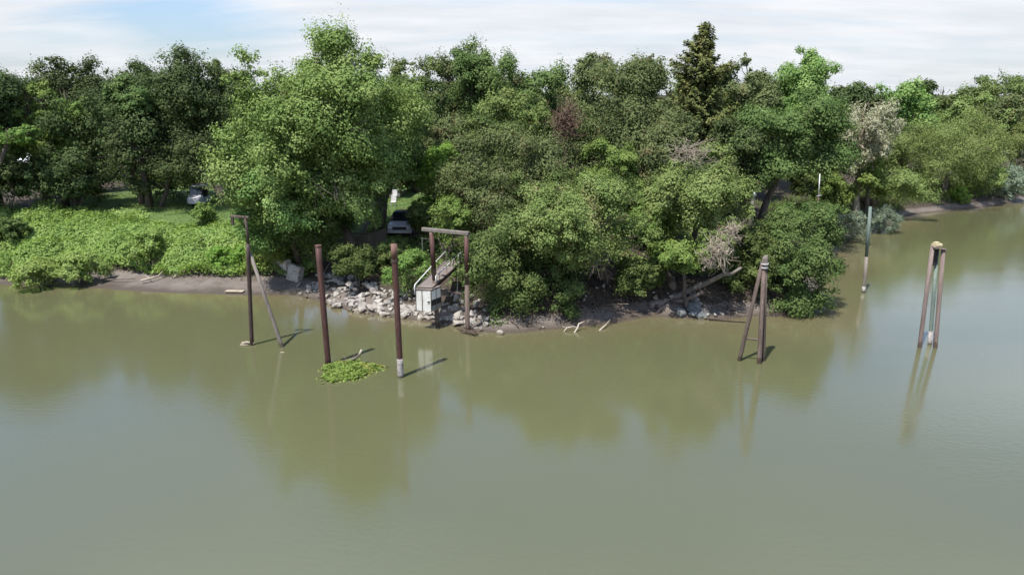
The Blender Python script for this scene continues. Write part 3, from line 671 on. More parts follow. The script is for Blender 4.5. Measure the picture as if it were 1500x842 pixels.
cover('lawn_grass', 'short mown grass of the sunlit lawn above the vines', 'grass', 46000,
      lambda x, y, d: (smooth(11.9, 12.6, d + 3.0 * smooth(-38, -34, x) * (x < -13)) * (1 - smooth(22, 26, d)) * ((x > -44) & (x < -4))).astype(float), (-44, -4, 54, 74), 4, (.16, .03), 'grass', hmax=.04, upright=True, seed=8, base=0.0)
cover('leaf_litter', 'dead leaves and twigs littering the shaded bank under the trees', 'leaf litter', 26000,
      lambda x, y, d: (smooth(.9, 1.8, d) * (1 - smooth(8, 10, d)) * ((x > -3) & (x < 22))).astype(float), (-3, 22, 39, 56), 120, (.13, .08), 'litter', hmax=.12, mound=(.2, .6), seed=9)

cover('woodland_undergrowth', 'dark undergrowth filling the shade between the trunks of the wood', 'undergrowth', 90000,
      lambda x, y, d: (smooth(13, 17, d) * ((x > -4) | (y > 78)) * smooth(-.6, 0, wave_noise(x, y, .3, 61) + .3)).astype(float), (-75, 62, 56, 112), 520, (.42, .3), 'oak', hmax=2.6, mound=(1.2, 3.2), seed=10)
# ------------------------------------------------------------------ shrubs growing out of the vine slope
for cx, top, hw, bot, Y, kd, nn, lab in [
        (14, 322, 24, 362, 57.5, 'oak', 3500, 'dark green bush among the vines at the left picture edge'),
        (118, 372, 26, 416, 51.0, 'vine', 5200, 'leafy bush overhanging the beach, nearest the water on the left'),
        (60, 385, 30, 424, 50.2, 'vine', 4200, 'yellowish bush with dry stalks at the waterline, left of the beach'),
        (205, 345, 26, 392, 53.5, 'vine', 5200, 'darker leafy bush on the vine slope left of the bare earth scar'),
        (298, 296, 14, 336, 60.5, 'ash', 2200, 'upright bush at the lawn edge behind the vines'),
        (342, 362, 26, 402, 53.0, 'bright', 4800, 'leafy bush on the slope left of the mooring post'),
        (396, 352, 24, 398, 52.0, 'vine', 4200, 'bright leafy bush on the slope right of the mooring post')]:
    shrub('shrub', lab, cx, top, hw, bot, Y, kd, nn, leaf=(.22, .17))

# ------------------------------------------------------------------ rocks
def rock_mesh(i, mat):
    import bmesh
    rng = np.random.default_rng(100 + i); bm = bmesh.new()
    pts = nrm(rng.normal(size=(15, 3))) * rng.uniform(.72, 1.0, (15, 1)) * np.array([.5, .40, .29])
    for p in pts: bm.verts.new(p)
    r = bmesh.ops.convex_hull(bm, input=list(bm.verts))
    bmesh.ops.delete(bm, geom=[e for e in r['geom_interior'] if isinstance(e, bmesh.types.BMVert)], context='VERTS')
    bmesh.ops.bevel(bm, geom=list(bm.edges), offset=.018, segments=1, affect='EDGES')
    me = bpy.data.meshes.new('rock'); bm.to_mesh(me); bm.free(); me.materials.append(mat); return me
ROCKS = [rock_mesh(i, M['rock']) for i in range(14)]; BROCKS = [rock_mesh(40 + i, M['bluerock']) for i in range(5)]
def put_rock(x, y, size, label, group, meshes=ROCKS, lift=.0, flat=1.0):
    o = bpy.data.objects.new('rock', random.choice(meshes)); COL.objects.link(o)
    z = max(gz1(x, y), -.12)
    o.location = (x, y, z + size * .12 + lift); o.rotation_euler = (random.uniform(-.5, .5), random.uniform(-.5, .5), random.uniform(0, 6.28))
    o.scale = (size * random.uniform(.85, 1.25), size * random.uniform(.8, 1.15), size * random.uniform(.8, 1.2) * flat)
    return tag(o, label, 'rock', group)
def strip(x_from, x_to, d0, d1, n, smin, smax, label, group, **kw):
    k = 0
    tries = 0
    while k < n and tries < 6000:
        tries += 1
        px = random.uniform(x_from, x_to)
        x0 = G(px, 460).x; ysrt = None
        # walk inland from the shore at that picture column
        yy = np.arange(38, 56, .1); xx = (px - 750) / FPX * (yy * cp + CAMH * sp); dd = shore_dist(xx, yy)
        t = random.uniform(d0, d1); j = int(np.argmin(np.abs(dd - t)))
        put_rock(xx[j], yy[j], smin + (smax - smin) * random.random() ** 2.0, label, group, **kw); k += 1
strip(466, 600, -.3, 3.0, 178, .42, 1.1, 'pale grey riprap rock on the bank between the two rusty pilings', 'riprap rocks between the rusty pilings')
strip(600, 692, -.25, 3.2, 88, .42, 1.15, 'pale riprap rock on the bank below the gangway', 'riprap rocks below the gangway')
strip(430, 475, -.1, 2.2, 22, .3, .8, 'grey rock at the waterline in the cottonwood shade left of the rusty piling', 'shaded rocks left of the riprap')
strip(692, 735, -.1, 2.4, 14, .5, 1.4, 'pale rock at the water beside the right gantry post', 'rocks right of the gantry post')
strip(745, 960, .0, 3.5, 18, .2, .6, 'small stone on the shaded mud under the overhanging trees', 'stones on the shaded mud')
strip(990, 1030, .3, 1.8, 10, .9, 1.5, 'blue-grey rock in the pile under the fallen trunk', 'blue-grey rocks under the fallen trunk', meshes=BROCKS)
strip(950, 1060, .1, 2.2, 14, .3, .7, 'pale stone beside the blue-grey rock pile', 'pale stones beside the blue-grey rocks')
strip(250, 430, .3, 3.4, 16, .12, .34, 'small pale stone on the sunlit muddy beach', 'stones on the muddy beach')

# ------------------------------------------------------------------ pilings and dolphins
def vpile(mb, px, base_py, top_py, r, px_top=None, zb=-2.0, n=16, seg=10):
    b = G(px, base_py); 
    t = A(px_top if px_top is not None else px, top_py, b.y)
    low = b + (b - t) * (abs(zb) / max(t.z, .1))
    pts = [low.lerp(t, i / seg) for i in range(seg + 1)]
    mb.tube(pts, r, n, wob=.012); return b, t
# left rusty piling (stands in the weed mat)
b = G(481, 534); root = thing('steel_piling', b, 'plain rusty brown steel piling standing in the floating weed mat', 'piling')
mb = MB(); b, t = vpile(mb, 481, 534, 360, .155, 466); mb.build('pipe', M['rust'], root, True)
mb = MB(); mb.tube([t - Vector((0, 0, .05)), t + Vector((0, 0, .03))], .167, 16); mb.build('top_rim', M['rustlight'], root)
# middle rusty piling with white foot
b = G(587, 552); root = thing('steel_piling', b, 'rusty steel piling with crusted white foot and a collar near its top', 'piling')
mb = MB(); b, t = vpile(mb, 587, 552, 358, .15, 577); mb.build('pipe', M['rust'], root, True)
ax = (t - b).normalized()
mb = MB(); mb.tube([b - ax * .3, b + ax * .25, b + ax * .75, b + ax * 1.02], [.163, .161, .160, .155], 16, wob=.02); mb.build('white_foot', M['guano'], root, True)
c = b + (t - b) * .885
mb = MB(); mb.tube([c - ax * .06, c + ax * .06], .185, 16); mb.build('collar', M['rustdark'], root)
mb = MB(); mb.tube([c + ax * .07, t + ax * .02], .157, 16); mb.build('top_sleeve', M['rustlight'], root, True)
# mooring post with raking brace, left
b = G(369, 505); root = thing('mooring_post', b, 'thin dark mooring post with a raking brace and a hooked arm on top', 'mooring post')
mb = MB(); b, t = vpile(mb, 369, 505, 357, .115, 363); mb.build('post', M['rustdark'], root, True)
u = A(359, 320, b.y)
mb = MB(); mb.tube([t - Vector((0, 0, .2)), t.lerp(u, .5) + Vector((.05, 0, 0)), u], .075, 10, wob=.05); mb.build('upper_pipe', M['rustdark'], root, True)
e = A(338, 318, b.y)
mb = MB(); mb.bar(u + Vector((.2, 0, .05)), e + Vector((0, 0, .05)), .14, .13); mb.build('arm', M['timber'], root)
mb = MB(); mb.bar(e + Vector((.07, 0, 0)), e + Vector((.07, 0, -.45)), .15, .13, (0, 1, 0)); mb.build('arm_hook', M['rustdark'], root)
mb = MB(); bb = G(413, 508); tt = A(366, 370, b.y + .1); mb.tube([bb + (bb - tt) * .3, bb, tt.lerp(bb, .5), tt], [.12, .115, .105, .09], 12); mb.build('brace', M['greytimber'], root, True)
# leaning three-pile dolphin right of centre
b = G(1112, 532); root = thing('pile_cluster', b, 'leaning timber pile cluster with metal strap near the overhanging dark bush', 'dolphin')
tp = A(1119, 388, b.y + .5)
for (px, py, ox, rr) in ((1083, 528, -.08, .105), (1112, 532, .0, .115), (1118, 528, .09, .10)):
    q = G(px, py); mb = MB(); top = tp + Vector((ox, 0, 0.1 + random.uniform(-.05, .1)))
    mb.tube([q + (q - top) * .3, q, q.lerp(top, .5), top], [rr * 1.08, rr * 1.05, rr, rr * .9], 12, wob=.05); mb.build('pile', M['timber'], root, True)
mb = MB()
for k in range(2):
    mb.tube([tp + Vector((.03, 0, -.16 + k * .2)), tp + Vector((.03, 0, -.10 + k * .2))], .21, 14)
mb.build('strap', M['galv'], root)
mb = MB(); mb.tube([tp + Vector((.06, 0, -.1)), tp + Vector((.05, .02, .35)), tp + Vector((.1, 0, .5))], [.15, .16, .10], 9, wob=.12); mb.build('top_block', M['greytimber'], root)
mb = MB(); q1 = G(1083, 528).lerp(tp, .24); q2 = G(1112, 532).lerp(tp, .24); mb.tube([q1, q2], .06, 8); mb.build('cross_rung', M['timber'], root)
# upright dolphin at right
b = G(1362, 506); root = thing('pile_cluster', b, 'upright pile cluster with cream cap standing alone in open water at right', 'dolphin')
for px, py, pxt, pyt, dy, mt, rr in ((1347, 509, 1366, 362, 0, 'pinktimber', .115), (1370, 509, 1382, 366, 0, 'pinktimber', .115), (1362, 504, 1373, 366, .3, 'green', .10)):
    q = G(px, py); top = A(pxt, pyt, b.y + dy); mb = MB()
    mb.tube([q + (q - top) * .3, q, q.lerp(top, .5), top], [rr * 1.06, rr * 1.02, rr, rr * .92], 12, wob=.04); o = mb.build('pile', M[mt], root, True)
    if mt == 'green':
        o['label'] = 'green pile with white foot'
        mb = MB(); mb.tube([q - (top - q) * .05, q.lerp(top, .02), q.lerp(top, .145)], [rr * 1.13, rr * 1.12, rr * 1.08], 12, wob=.03); mb.build('white_foot', M['guano'], root, True)
t1, t2 = A(1366, 362, b.y), A(1382, 366, b.y)
mb = MB(); mb.bar(t1 + Vector((-.05, 0, .03)), t2 + Vector((.08, 0, .03)), .34, .07); mb.build('cap_board', M['pinktimber'], root)
mb = MB(); cc = t1.lerp(t2, .4); mb.box(cc + Vector((0, .05, .17)), (.42, .36, .18), .25, .04); mb.box(cc + Vector((-.05, .05, .30)), (.26, .24, .10), .5, .03); mb.build('cap_block', M['cream'], root)
mb = MB(); mb.box(t1.lerp(t2, .5) + Vector((0, .18, -.55)), (.34, .06, .95), 0, .01); mb.build('dark_backboard', M['dark'], root)
# green and white slender pile near the bend
b = G(1265, 428); root = thing('channel_piling', b, 'slender piling with green upper half and whitish foot near the river bend', 'piling')
q, top = b, A(1275, 303, b.y)
mb = MB(); mb.tube([q.lerp(top, .42), q.lerp(top, .7), top], [.115, .112, .108], 14); mb.build('green_upper', M['green'], root, True)
mb = MB(); mb.tube([q - (top - q) * .3, q, q.lerp(top, .2), q.lerp(top, .425)], [.125, .122, .12, .117], 14, wob=.02); mb.build('pale_lower', M['greytimber'], root, True)
mb = MB(); mb.tube([q - (top - q) * .02, q.lerp(top, .07)], .128, 14); mb.build('white_foot', M['guano'], root, True)

# ------------------------------------------------------------------ timber gantry, gangway and cabinet
p1b, p2b = G(641, 478), G(685, 486)
root = thing('timber_gantry', p1b.lerp(p2b, .5), 'weathered gantry of two posts and a timber beam over the gangway', 'gantry')
YG = 41.3
p1t, p2t = A(632, 342, p1b.y), A(683, 343, p2b.y)
p2t.z = p1t.z = (p1t.z + p2t.z) / 2
for bb, tt in ((p1b, p1t), (p2b, p2t)):
    mb = MB(); mb.tube([bb + (bb - tt) * .2, bb, bb.lerp(tt, .5)], [.15, .145, .14], 12, wob=.03); mb.tube([bb.lerp(tt, .5), tt], [.14, .135], 12); o = mb.build('post', M['timber'], root, True)
    mb = MB(); mb.tube([bb.lerp(tt, .62), bb.lerp(tt, .985)], [.148, .146], 14); mb.build('rusty_sleeve', M['rust'], o, True); 
    bpy.context.view_layer.update()
dv = (p2t - p1t).normalized()
mb = MB(); mb.bar(p1t - dv * .62 + Vector((0, 0, .13)), p2t + dv * .18 + Vector((0, 0, .13)), .26, .22, (0, 0, 1), .03); mb.build('beam', M['greytimber'], root)
for o in bpy.data.objects:
    if o.name.startswith('rusty_sleeve'): o.location = (0, 0, 0)
# gangway
YB = 40.4
lo_l, lo_r = A(610, 419, YB), A(633, 423, YB - .15)
hi_l, hi_r = A(653, 381, 45.6), A(676, 383, 45.4)
hi_l.z = hi_r.z = (hi_l.z + hi_r.z) / 2; lo_l.z = lo_r.z = (lo_l.z + lo_r.z) / 2
root = thing('gangway', lo_l.lerp(lo_r, .5), 'narrow wooden gangway with pale handrails sloping down from bank to cabinet', 'gangway')
mb = MB(); nb = 26
for i in range(nb):
    t0 = (i + .5) / nb
    mb.bar(lo_l.lerp(hi_l, t0), lo_r.lerp(hi_r, t0), (hi_l - lo_l).length / nb * .93, .045, (0, 0, 1), .008)
mb.build('deck', M['deck'], root)
for a, c in ((lo_l, hi_l), (lo_r, hi_r)):
    mb = MB(); mb.bar(a - Vector((0, 0, .13)), c - Vector((0, 0, .13)), .07, .2); o = mb.build('side_beam', M['rustdark'], root)
for a, c, k in ((lo_l, hi_l, 0), (lo_r, hi_r, 1)):
    h = Vector((0, 0, .62)); st = a.lerp(c, .0)
    pts = [a + Vector((-.10, -.08, -.45)), a + Vector((-.11, -.08, .0)), a + Vector((-.08, -.02, .16)), a.lerp(c, .03) + h * .42, a.lerp(c, .5) + h * .75, c + h] if k == 0 else [a.lerp(c, .12), a.lerp(c, .12) + h * .8, a.lerp(c, .5) + h * .9, c + h, c + Vector((.02, 0, -.2))]
    mb = MB(); mb.tube(pts, .038, 8); o = mb.build('handrail', M['whitemetal'], root, True)
    mb = MB()
    for i in range(1, 5):
        q = a.lerp(c, i / 4.2); mb.tube([q, q + h * (.88 if k else .42 + .5 * i / 4.2)], .018, 6)
    mb.build('baluster', M['rustdark'], root)
# tall pale gate frame at the head of the gangway
mb = MB(); g0 = hi_l + Vector((-.9, .3, -.1)); mb.tube([g0, g0 + Vector((0, 0, 1.5)), g0 + Vector((-.7, .1, 1.55)), g0 + Vector((-.7, .1, .2))], .035, 8); mb.build('gate_hoop', M['whitemetal'], root, True)
mb = MB(); g1 = A(672, 385, 44.4); mb.tube([g1 + Vector((0, 0, .6)), A(670, 425, 44.4), A(678, 441, 44.6), A(686, 448, 44.8)], .03, 8); mb.build('hanging_hose', M['galv'], root, True)
mb = MB(); mb.bar(A(646, 425, 42.5), A(686, 432, 42.2), .14, .12); mb.build('cross_beam', M['timber'], root)
# white cabinet hanging below the landing
cb = A(608, 456, YB - .1); fl, fr = A(609, 424, YB), A(631, 425, YB - .25); 
H = fl.z - cb.z; bk = Vector((.62, 1.0, 0)).normalized() * .95
fr.z = fl.z
root = thing('cabinet', Vector((fl.x, fl.y, fl.z - H)), 'white panelled cabinet with dark opening slung under the gangway foot', 'cabinet')
dn = Vector((0, 0, -H))
def panel(name, a, b_, top, bot, mat, off=0.0, th=.05, parent=None):
    a, b_ = Vector(a), Vector(b_); nrm_ = (b_ - a).cross(Vector((0, 0, 1))).normalized()
    a = a + nrm_ * off; b_ = b_ + nrm_ * off
    mb = MB(); z0, z1 = fl.z - H * bot, fl.z - H * top; zc = (z0 + z1) / 2
    p, q = Vector((a.x, a.y, zc)), Vector((b_.x, b_.y, zc)); mb.bar(p, q, th, z1 - z0, (0, 0, 1), .008)
    return mb.build(name, mat, parent or root)
br, bl = fr + bk, fl + bk
m1 = fl.lerp(fr, .42)
panel('front_panel', fl, m1 - (fr - fl) * .015, .02, .98, M['white']); panel('front_panel', m1 + (fr - fl) * .015, fr, .02, .98, M['white'])
s1 = fr.lerp(br, .5)
panel('side_panel', fr.lerp(br, .03), br.lerp(fr, .03), .02, .45, M['white']); panel('dark_opening', fr.lerp(br, .05), br.lerp(fr, .05), .455, .72, M['dark'], 0, .04)
panel('side_panel', fr.lerp(br, .03), br.lerp(fr, .03), .725, .98, M['siding'])
panel('back_panel', br.lerp(bl, .03), bl.lerp(br, .03), .02, .98, M['white']); panel('end_panel', bl.lerp(fl, .04), fl.lerp(bl, .04), .02, .98, M['white'])
for q in (fl, m1, fr, br, bl, s1):
    mb = MB(); qq = q + (q - (fl + br) / 2).normalized() * .012
    mb.bar(Vector((qq.x, qq.y, fl.z - .0)), Vector((qq.x, qq.y, fl.z - H)), .05, .07, (0, 1, 0)); mb.build('frame_post', M['rustdark'], root)
mb = MB(); mb.add([fl + Vector((-.06, -.06, .02)), fr + Vector((.06, -.06, .02)), br + Vector((.06, .06, .02)), bl + Vector((-.06, .06, .02)), fl + Vector((-.06, -.06, .09)), fr + Vector((.06, -.06, .09)), br + Vector((.06, .06, .09)), bl + Vector((-.06, .06, .09))],
                  [(0, 3, 2, 1), (4, 5, 6, 7), (0, 1, 5, 4), (1, 2, 6, 5), (2, 3, 7, 6), (3, 0, 4, 7)]); mb.build('top_board', M['deck'], root)
mb = MB(); lp = fl.lerp(fr, .84); mb.box(lp + Vector((0, -.06, -H * .52)), (.16, .05, .07), 0, .01); mb.build('latch', M['dark'], root)

# ------------------------------------------------------------------ floating weed mat with branch
mc = G(511, 544); root_pts = []
rng = np.random.default_rng(77)
k = 6200; a = rng.uniform(0, 2 * math.pi, k); rr = np.sqrt(rng.uniform(0, 1, k)); rr = np.where(rng.uniform(size=k) < .06, rr * rng.uniform(1.0, 1.35, k), rr)
edge = 1 + .14 * np.sin(3 * a + 1) + .10 * np.sin(5 * a + .4) + .07 * np.sin(9 * a) + .06 * np.sin(17 * a + 2) + .05 * np.sin(29 * a)
x = mc.x + np.cos(a) * rr * edge * 1.3; y = mc.y + np.sin(a) * rr * edge * 1.22 + .12 * np.cos(a)
hh = np.clip(.08 + .24 * (1 - rr ** 3), .03, 1) * (.6 + .5 * np.abs(wave_noise(x, y, 5.0, 71)))
P = np.stack([x, y, hh * rng.uniform(.5, 1.05, k) + .02], 1)
root = thing('floating_weed_mat', mc, 'raft of bright yellow-green water weed drifted against the rusty piling', 'water weed')
leaves_obj('foliage', P, nrm(np.array([0, 0, 1.0]) + rng.normal(size=(k, 3)) * .5), .15, .11, LEAF['mat'], np.clip(.5 + .4 * wave_noise(x, y, 2.0, 72), 0, 1), root)
mb = MB(); q = 40
ring = [(mc.x + math.cos(w) * 1.3 * (1 + .14 * math.sin(3 * w + 1) + .1 * math.sin(5 * w + .4)), mc.y + math.sin(w) * 1.1 * (1 + .14 * math.sin(3 * w + 1) + .1 * math.sin(5 * w + .4)) + .12 * math.cos(w)) for w in [2 * math.pi * i / q for i in range(q)]]
v = [(x_, y_, .004) for x_, y_ in ring] + [(mc.x + (x_ - mc.x) * .8, mc.y + (y_ - mc.y) * .8, .11) for x_, y_ in ring]
mb.add(v, [(i, (i + 1) % q, q + (i + 1) % q, q + i) for i in range(q)] + [tuple(range(q, 2 * q))]); mb.build('root_mass', M['root'], root, True)

def wood(name, label, cat, paths, mat, group=None):
    mb = MB()
    for pts, r0, r1 in paths: mb.tube(pts, list(np.linspace(r0, r1, len(pts))), 7, wob=.08)
    return tag(mb.build(name, mat, None, True), label, cat, group)
def base_of(o): return o
b0 = G(497, 531, .12)
wood('driftwood_branch', 'dark crooked branch lying on the floating weed mat with bleached tip', 'branch',
     [([b0, G(508, 528, .2), G(519, 525, .35), G(526, 520, .5)], .09, .06), ([G(508, 528, .2), G(503, 520, .5)], .04, .015), ([G(519, 525, .35), G(518, 515, .7)], .025, .01)], M['bark'])
wood('bleached_stub', 'short bleached white stub at the tip of the dark mat branch', 'branch', [([G(526, 520.5, .5), G(528, 516, .68), G(530, 512, .82)], .075, .06)], M['bleached'])
wood('driftwood', 'bleached forked driftwood standing out of shallow water under the leaning tree', 'driftwood',
     [([G(826, 486), G(830, 480, .2), G(840, 478, .25), G(846, 480, .2)], .04, .03), ([G(841, 488, -.05), G(846, 480, .22), G(848, 474, .42), G(856, 471, .5)], .06, .035), ([G(830, 480, .2), G(824, 478, .3)], .025, .015)], M['bleached'])
wood('driftwood', 'single pale stick poking from the water right of the forked driftwood', 'driftwood', [([G(878, 484), G(886, 477, .15), G(894, 468, .3)], .06, .03)], M['deadwood'])
wood('driftwood', 'pale log lying across the top of the muddy beach', 'driftwood', [([G(206, 411, .45), G(220, 408, .55), G(232, 404, .62), G(238, 398, .8)], .09, .05), ([G(220, 408, .55), G(212, 402, .7)], .04, .02)], M['deadwood'])
wood('driftwood', 'dark branch lying on beach below the leafy slope bush', 'driftwood', [([G(150, 410, .3), G(175, 409, .4), G(198, 408, .45)], .06, .03)], M['root'])
wood('driftwood', 'forked grey branch on the beach under bare earth scar', 'driftwood', [([G(255, 406, .5), G(263, 400, .7), G(272, 396, .95)], .07, .03), ([G(263, 400, .7), G(258, 394, .95)], .03, .015)], M['deadwood'])
wood('driftwood', 'small snag of wood caught at the foot of the mooring post', 'driftwood', [([G(354, 503, .05), G(362, 501, .12), G(372, 503, .1)], .08, .05), ([G(352, 505, .03), G(364, 505, .06)], .05, .03)], M['deadwood'])
wood('driftwood', 'scrap of pale wood floating beside the raking brace foot', 'driftwood', [([G(411, 516, .0), G(417, 516, .01)], .04, .03)], M['deadwood'])
wood('driftwood', 'long dark stick lying in the water left of the leaning pile cluster', 'driftwood', [([G(1038, 466, .15), G(1060, 469, .08), G(1092, 472, .04)], .07, .03)], M['root'])
pl = MB(); pl.bar(G(331, 426, .15), G(357, 426.5, .15), .4, .06); tag(pl.build('plank', M['deadwood']), 'pale slab lying flat on the mud beach left of mooring post', 'slab')

# concrete slab retaining wall at left of the cottonwood foot
wl = A(404, 404, 52.3); wr = A(441, 404, 50.6)
mb = MB(); m_ = wl.lerp(wr, .55)
mb.bar(Vector((wl.x, wl.y, 1.15)), Vector((m_.x, m_.y, 1.1)), .5, 1.5, (0, 0, 1), .06); 
root = thing('retaining_wall', Vector((m_.x, m_.y, .6)), 'broken pale concrete slabs on the bank at the end of the beach', 'retaining wall')
mb.build('slab', M['concrete'], root)
mb = MB(); mb.bar(Vector((m_.x + .08, m_.y - .1, .95)), Vector((wr.x, wr.y, .8)), .5, 1.3, (0, .25, 1), .06); mb.build('slab', M['concrete'], root)

# ------------------------------------------------------------------ dead wood on the right bank
ft = [A(952, 448, 44.2), A(982, 440, 44.6), A(1012, 424, 44.4), A(1036, 414, 43.8), A(1060, 402, 43.0), A(1072, 401, 42.6), A(1086, 392, 42.3)]
root = thing('fallen_tree', ft[0], 'fallen grey trunk propped over the rocks with its bare broken limbs', 'fallen tree')
mb = MB(); mb.tube(ft, [.30, .24, .19, .16, .15, .12, .08], 10, wob=.08); mb.build('trunk', M['palebark'], root, True)
mb = MB(); mb.tube([ft[1], A(1000, 441, 43.9), A(1030, 428, 43.4)], [.2, .16, .1], 8, wob=.1); mb.build('limb', M['root'], root, True)
mb = MB(); mb.tube([ft[0] + Vector((.3, 0, 0)), A(968, 452, 43.6), A(956, 466, 43.2)], [.2, .13, .07], 7, wob=.1); mb.build('limb', M['root'], root, True)
mb = MB(); mb.tube([ft[4], A(1062, 380, 43.4), A(1068, 362, 43.8)], [.10, .07, .04], 7); mb.tube([A(1062, 380, 43.4), A(1074, 366, 43.2)], [.05, .02], 6); mb.build('limb', M['deadwood'], root, True)
rng = np.random.default_rng(12)
def tangle(mb, px, py, Y, rx, rz, n, r=.02):
    c = A(px, py, Y)
    for i in range(n):
        a = np.array(c) + nrm(rng.normal(size=(1, 3)))[0] * np.array([rx, rx * .7, rz]) * rng.uniform(.1, .6)
        e = np.array(c) + nrm(rng.normal(size=(1, 3)) + np.array([0, 0, .3]))[0] * np.array([rx, rx * .7, rz]) * rng.uniform(.75, 1.5)
        p = limb_path(rng, a, e, 5, .3); mb.tube(p, np.linspace(r, r * .35, 5), 4)
root = thing('dead_bush', A(1050, 400, 43.9), 'tangle of bare greyish-pink twigs caught above the fallen trunk', 'dead bush')
mb = MB(); tangle(mb, 1052, 370, 41.9, 1.05, 1.2, 85, .024); mb.build('twigs', M['deadwood'], root)
mb = MB(); tangle(mb, 1072, 342, 42.0, .7, .8, 60, .022); mb.build('twigs', M['deadwood'], root)
mb = MB(); tangle(mb, 1038, 385, 41.9, .6, .6, 60, .024); mb.build('twigs', M['deadwood'], root)
root = thing('dead_branches', A(1000, 250, 48.5), 'bare grey twigs sticking out atop the light yellow-green tree', 'dead branches')
mb = MB(); tangle(mb, 1010, 228, 44.5, 1.5, .9, 70, .022); mb.build('twigs', M['deadwood'], root)
root = thing('dead_tree', A(828, 300, 58) , 'small brown dead tree in the middle of the wood beneath skyline gap', 'tree')
mb = MB(); bx_ = A(828, 200, 62); gzb = gz1(bx_.x, 60); mb.tube([(bx_.x, 62, gzb), (bx_.x + .1, 62, bx_.z)], [.16, .08], 8)
tangle(mb, 829, 182, 61.5, 1.5, 1.9, 150, .032); mb.build('trunk', M['redbark'], root)
p, q, t, _, _ = crown_leaves(rng, A(828, 182, 62), (1.4, 1.0, 1.8), 300, lobes=14); leaves_obj('crown', p, q, .24, .12, LEAF['brown'], t, root)
# eroded root masses
def roots(name, label, px, py, Y, w, h, n):
    c = A(px, py, Y); root = thing(name, c, label, 'tree roots')
    mb = MB()
    for i in range(n):
        a = np.array(c) + np.array([rng.normal() * w * .35, rng.normal() * .25, rng.normal() * .15])
        e = np.array(c) + np.array([rng.normal() * w * .8 + .15 * w, -rng.uniform(.3, 1.6), -h * rng.uniform(.5, 1.05)])
        mb.tube(limb_path(rng, a, e, 6, .16), np.linspace(rng.uniform(.06, .17), .02, 6), 6, wob=.15)
    mb.build('root', M['root'], root, True)
    mb = MB(); mb.tube([np.array(c) + (-.1, .5, .9), np.array(c) + (0, .1, .2), np.array(c) + (.25, -.3, -h * .4), np.array(c) + (.5, -.7, -h * .8)], [.36, .42, .34, .18], 10, wob=.16); mb.build('root_crown', M['root'], root, True)
roots('tree_roots', 'pale eroded root mass spilling down the bank under the leaning tree', 886, 392, 46.2, 1.3, 2.2, 46)
roots('tree_roots', 'smaller exposed roots on the shaded bank left of eroded root mass', 800, 425, 45.5, 1.0, 1.2, 20)
roots('tree_roots', 'short pale stump roots at the left end of the fallen trunk', 985, 428, 45.2, .7, 1.0, 16)
wood('driftwood', 'dead twigs piled on the mud below the eroded root mass', 'driftwood', [([np.array(A(870 + rng.uniform(-12, 50), 452 + rng.uniform(-6, 10), 43.6 + rng.uniform(-.6, .6))) + rng.normal(size=3) * (.1, .1, .02), np.array(A(870 + rng.uniform(-12, 50), 450 + rng.uniform(-8, 10), 43.6 + rng.uniform(-.6, .6)))], .035, .012) for i in range(60)], M['root'])
wood('driftwood', 'twiggy drift caught around the foot of the right gantry post', 'driftwood', [([G(676 + rng.uniform(-6, 24), 486 + rng.uniform(-6, 5), .05), G(676 + rng.uniform(-6, 28), 484 + rng.uniform(-6, 6), .22)], .03, .012) for i in range(26)], M['root'])

for i, (px, lab) in enumerate([(765, 'bundle of dark roots and sticks on the cut bank beside the gantry bush'), (838, 'dark sticks hanging over the cut bank left of the root mass'), (925, 'sticks and roots on the cut bank right of the root mass'), (1075, 'broken dark sticks on the mud behind the leaning pile cluster'), (1150, 'dark roots under the overhanging bush at the point')]):
    r_ = np.random.default_rng(300 + i); ps = []
    for k in range(24):
        x0 = A(px, 450, 43.5).x + r_.normal() * .38; d0 = r_.uniform(.6, 2.2); yy = np.arange(38, 52, .1); y0 = float(yy[int(np.argmin(np.abs(shore_dist(np.full_like(yy, x0), yy) - d0)))])
        a_ = np.array([x0, y0, gz1(x0, y0) + .05]); x1 = x0 + r_.normal() * .5; y1 = y0 - r_.uniform(-.3, .7); ps.append(([a_, (a_ + np.array([x1, y1, max(gz1(x1, y1), 0)])) / 2 + np.array([0, 0, r_.uniform(.02, .25)]), np.array([x1, y1, max(gz1(x1, y1), 0) + .03])], r_.uniform(.02, .06), .012))
    wood('tree_roots', lab, 'tree roots', ps, M['root'])
# ------------------------------------------------------------------ masts and posts on the right bank
b = A(1200, 305, 57); b.z = gz1(b.x, b.y)
root = thing('antenna_mast', b, 'thin white mast on a red base post in front of dark shade', 'mast')
mb = MB(); mb.tube([b - Vector((0, 0, .2)), A(1199, 288, 57)], .09, 10); mb.build('base_post', M['rust'], root, True)
mb = MB(); mb.tube([A(1199, 288, 57), A(1201, 255, 57)], [.05, .04], 8); mb.build('pole', M['whitemetal'], root, True)
mb = MB(); mb.bar(A(1196, 287.5, 57), A(1204, 286, 56.8), .06, .05); mb.build('cross_arm', M['galv'], root)
b = A(1102, 312, 48); b.z = gz1(b.x, b.y)
root = thing('old_post', b, 'grey weathered post with a domed cap beside the light yellow-green tree', 'post')
mb = MB(); mb.tube([b - Vector((0, 0, .2)), A(1101, 300, 48), A(1103, 287, 48)], .16, 10, wob=.05); mb.build('shaft', M['greytimber'], root, True)
mb = MB(); mb.tube([A(1103, 287.2, 48), A(1103, 284, 48), A(1103.5, 281, 48)], [.24, .2, .08], 10); mb.build('cap', M['galv'], root, True)

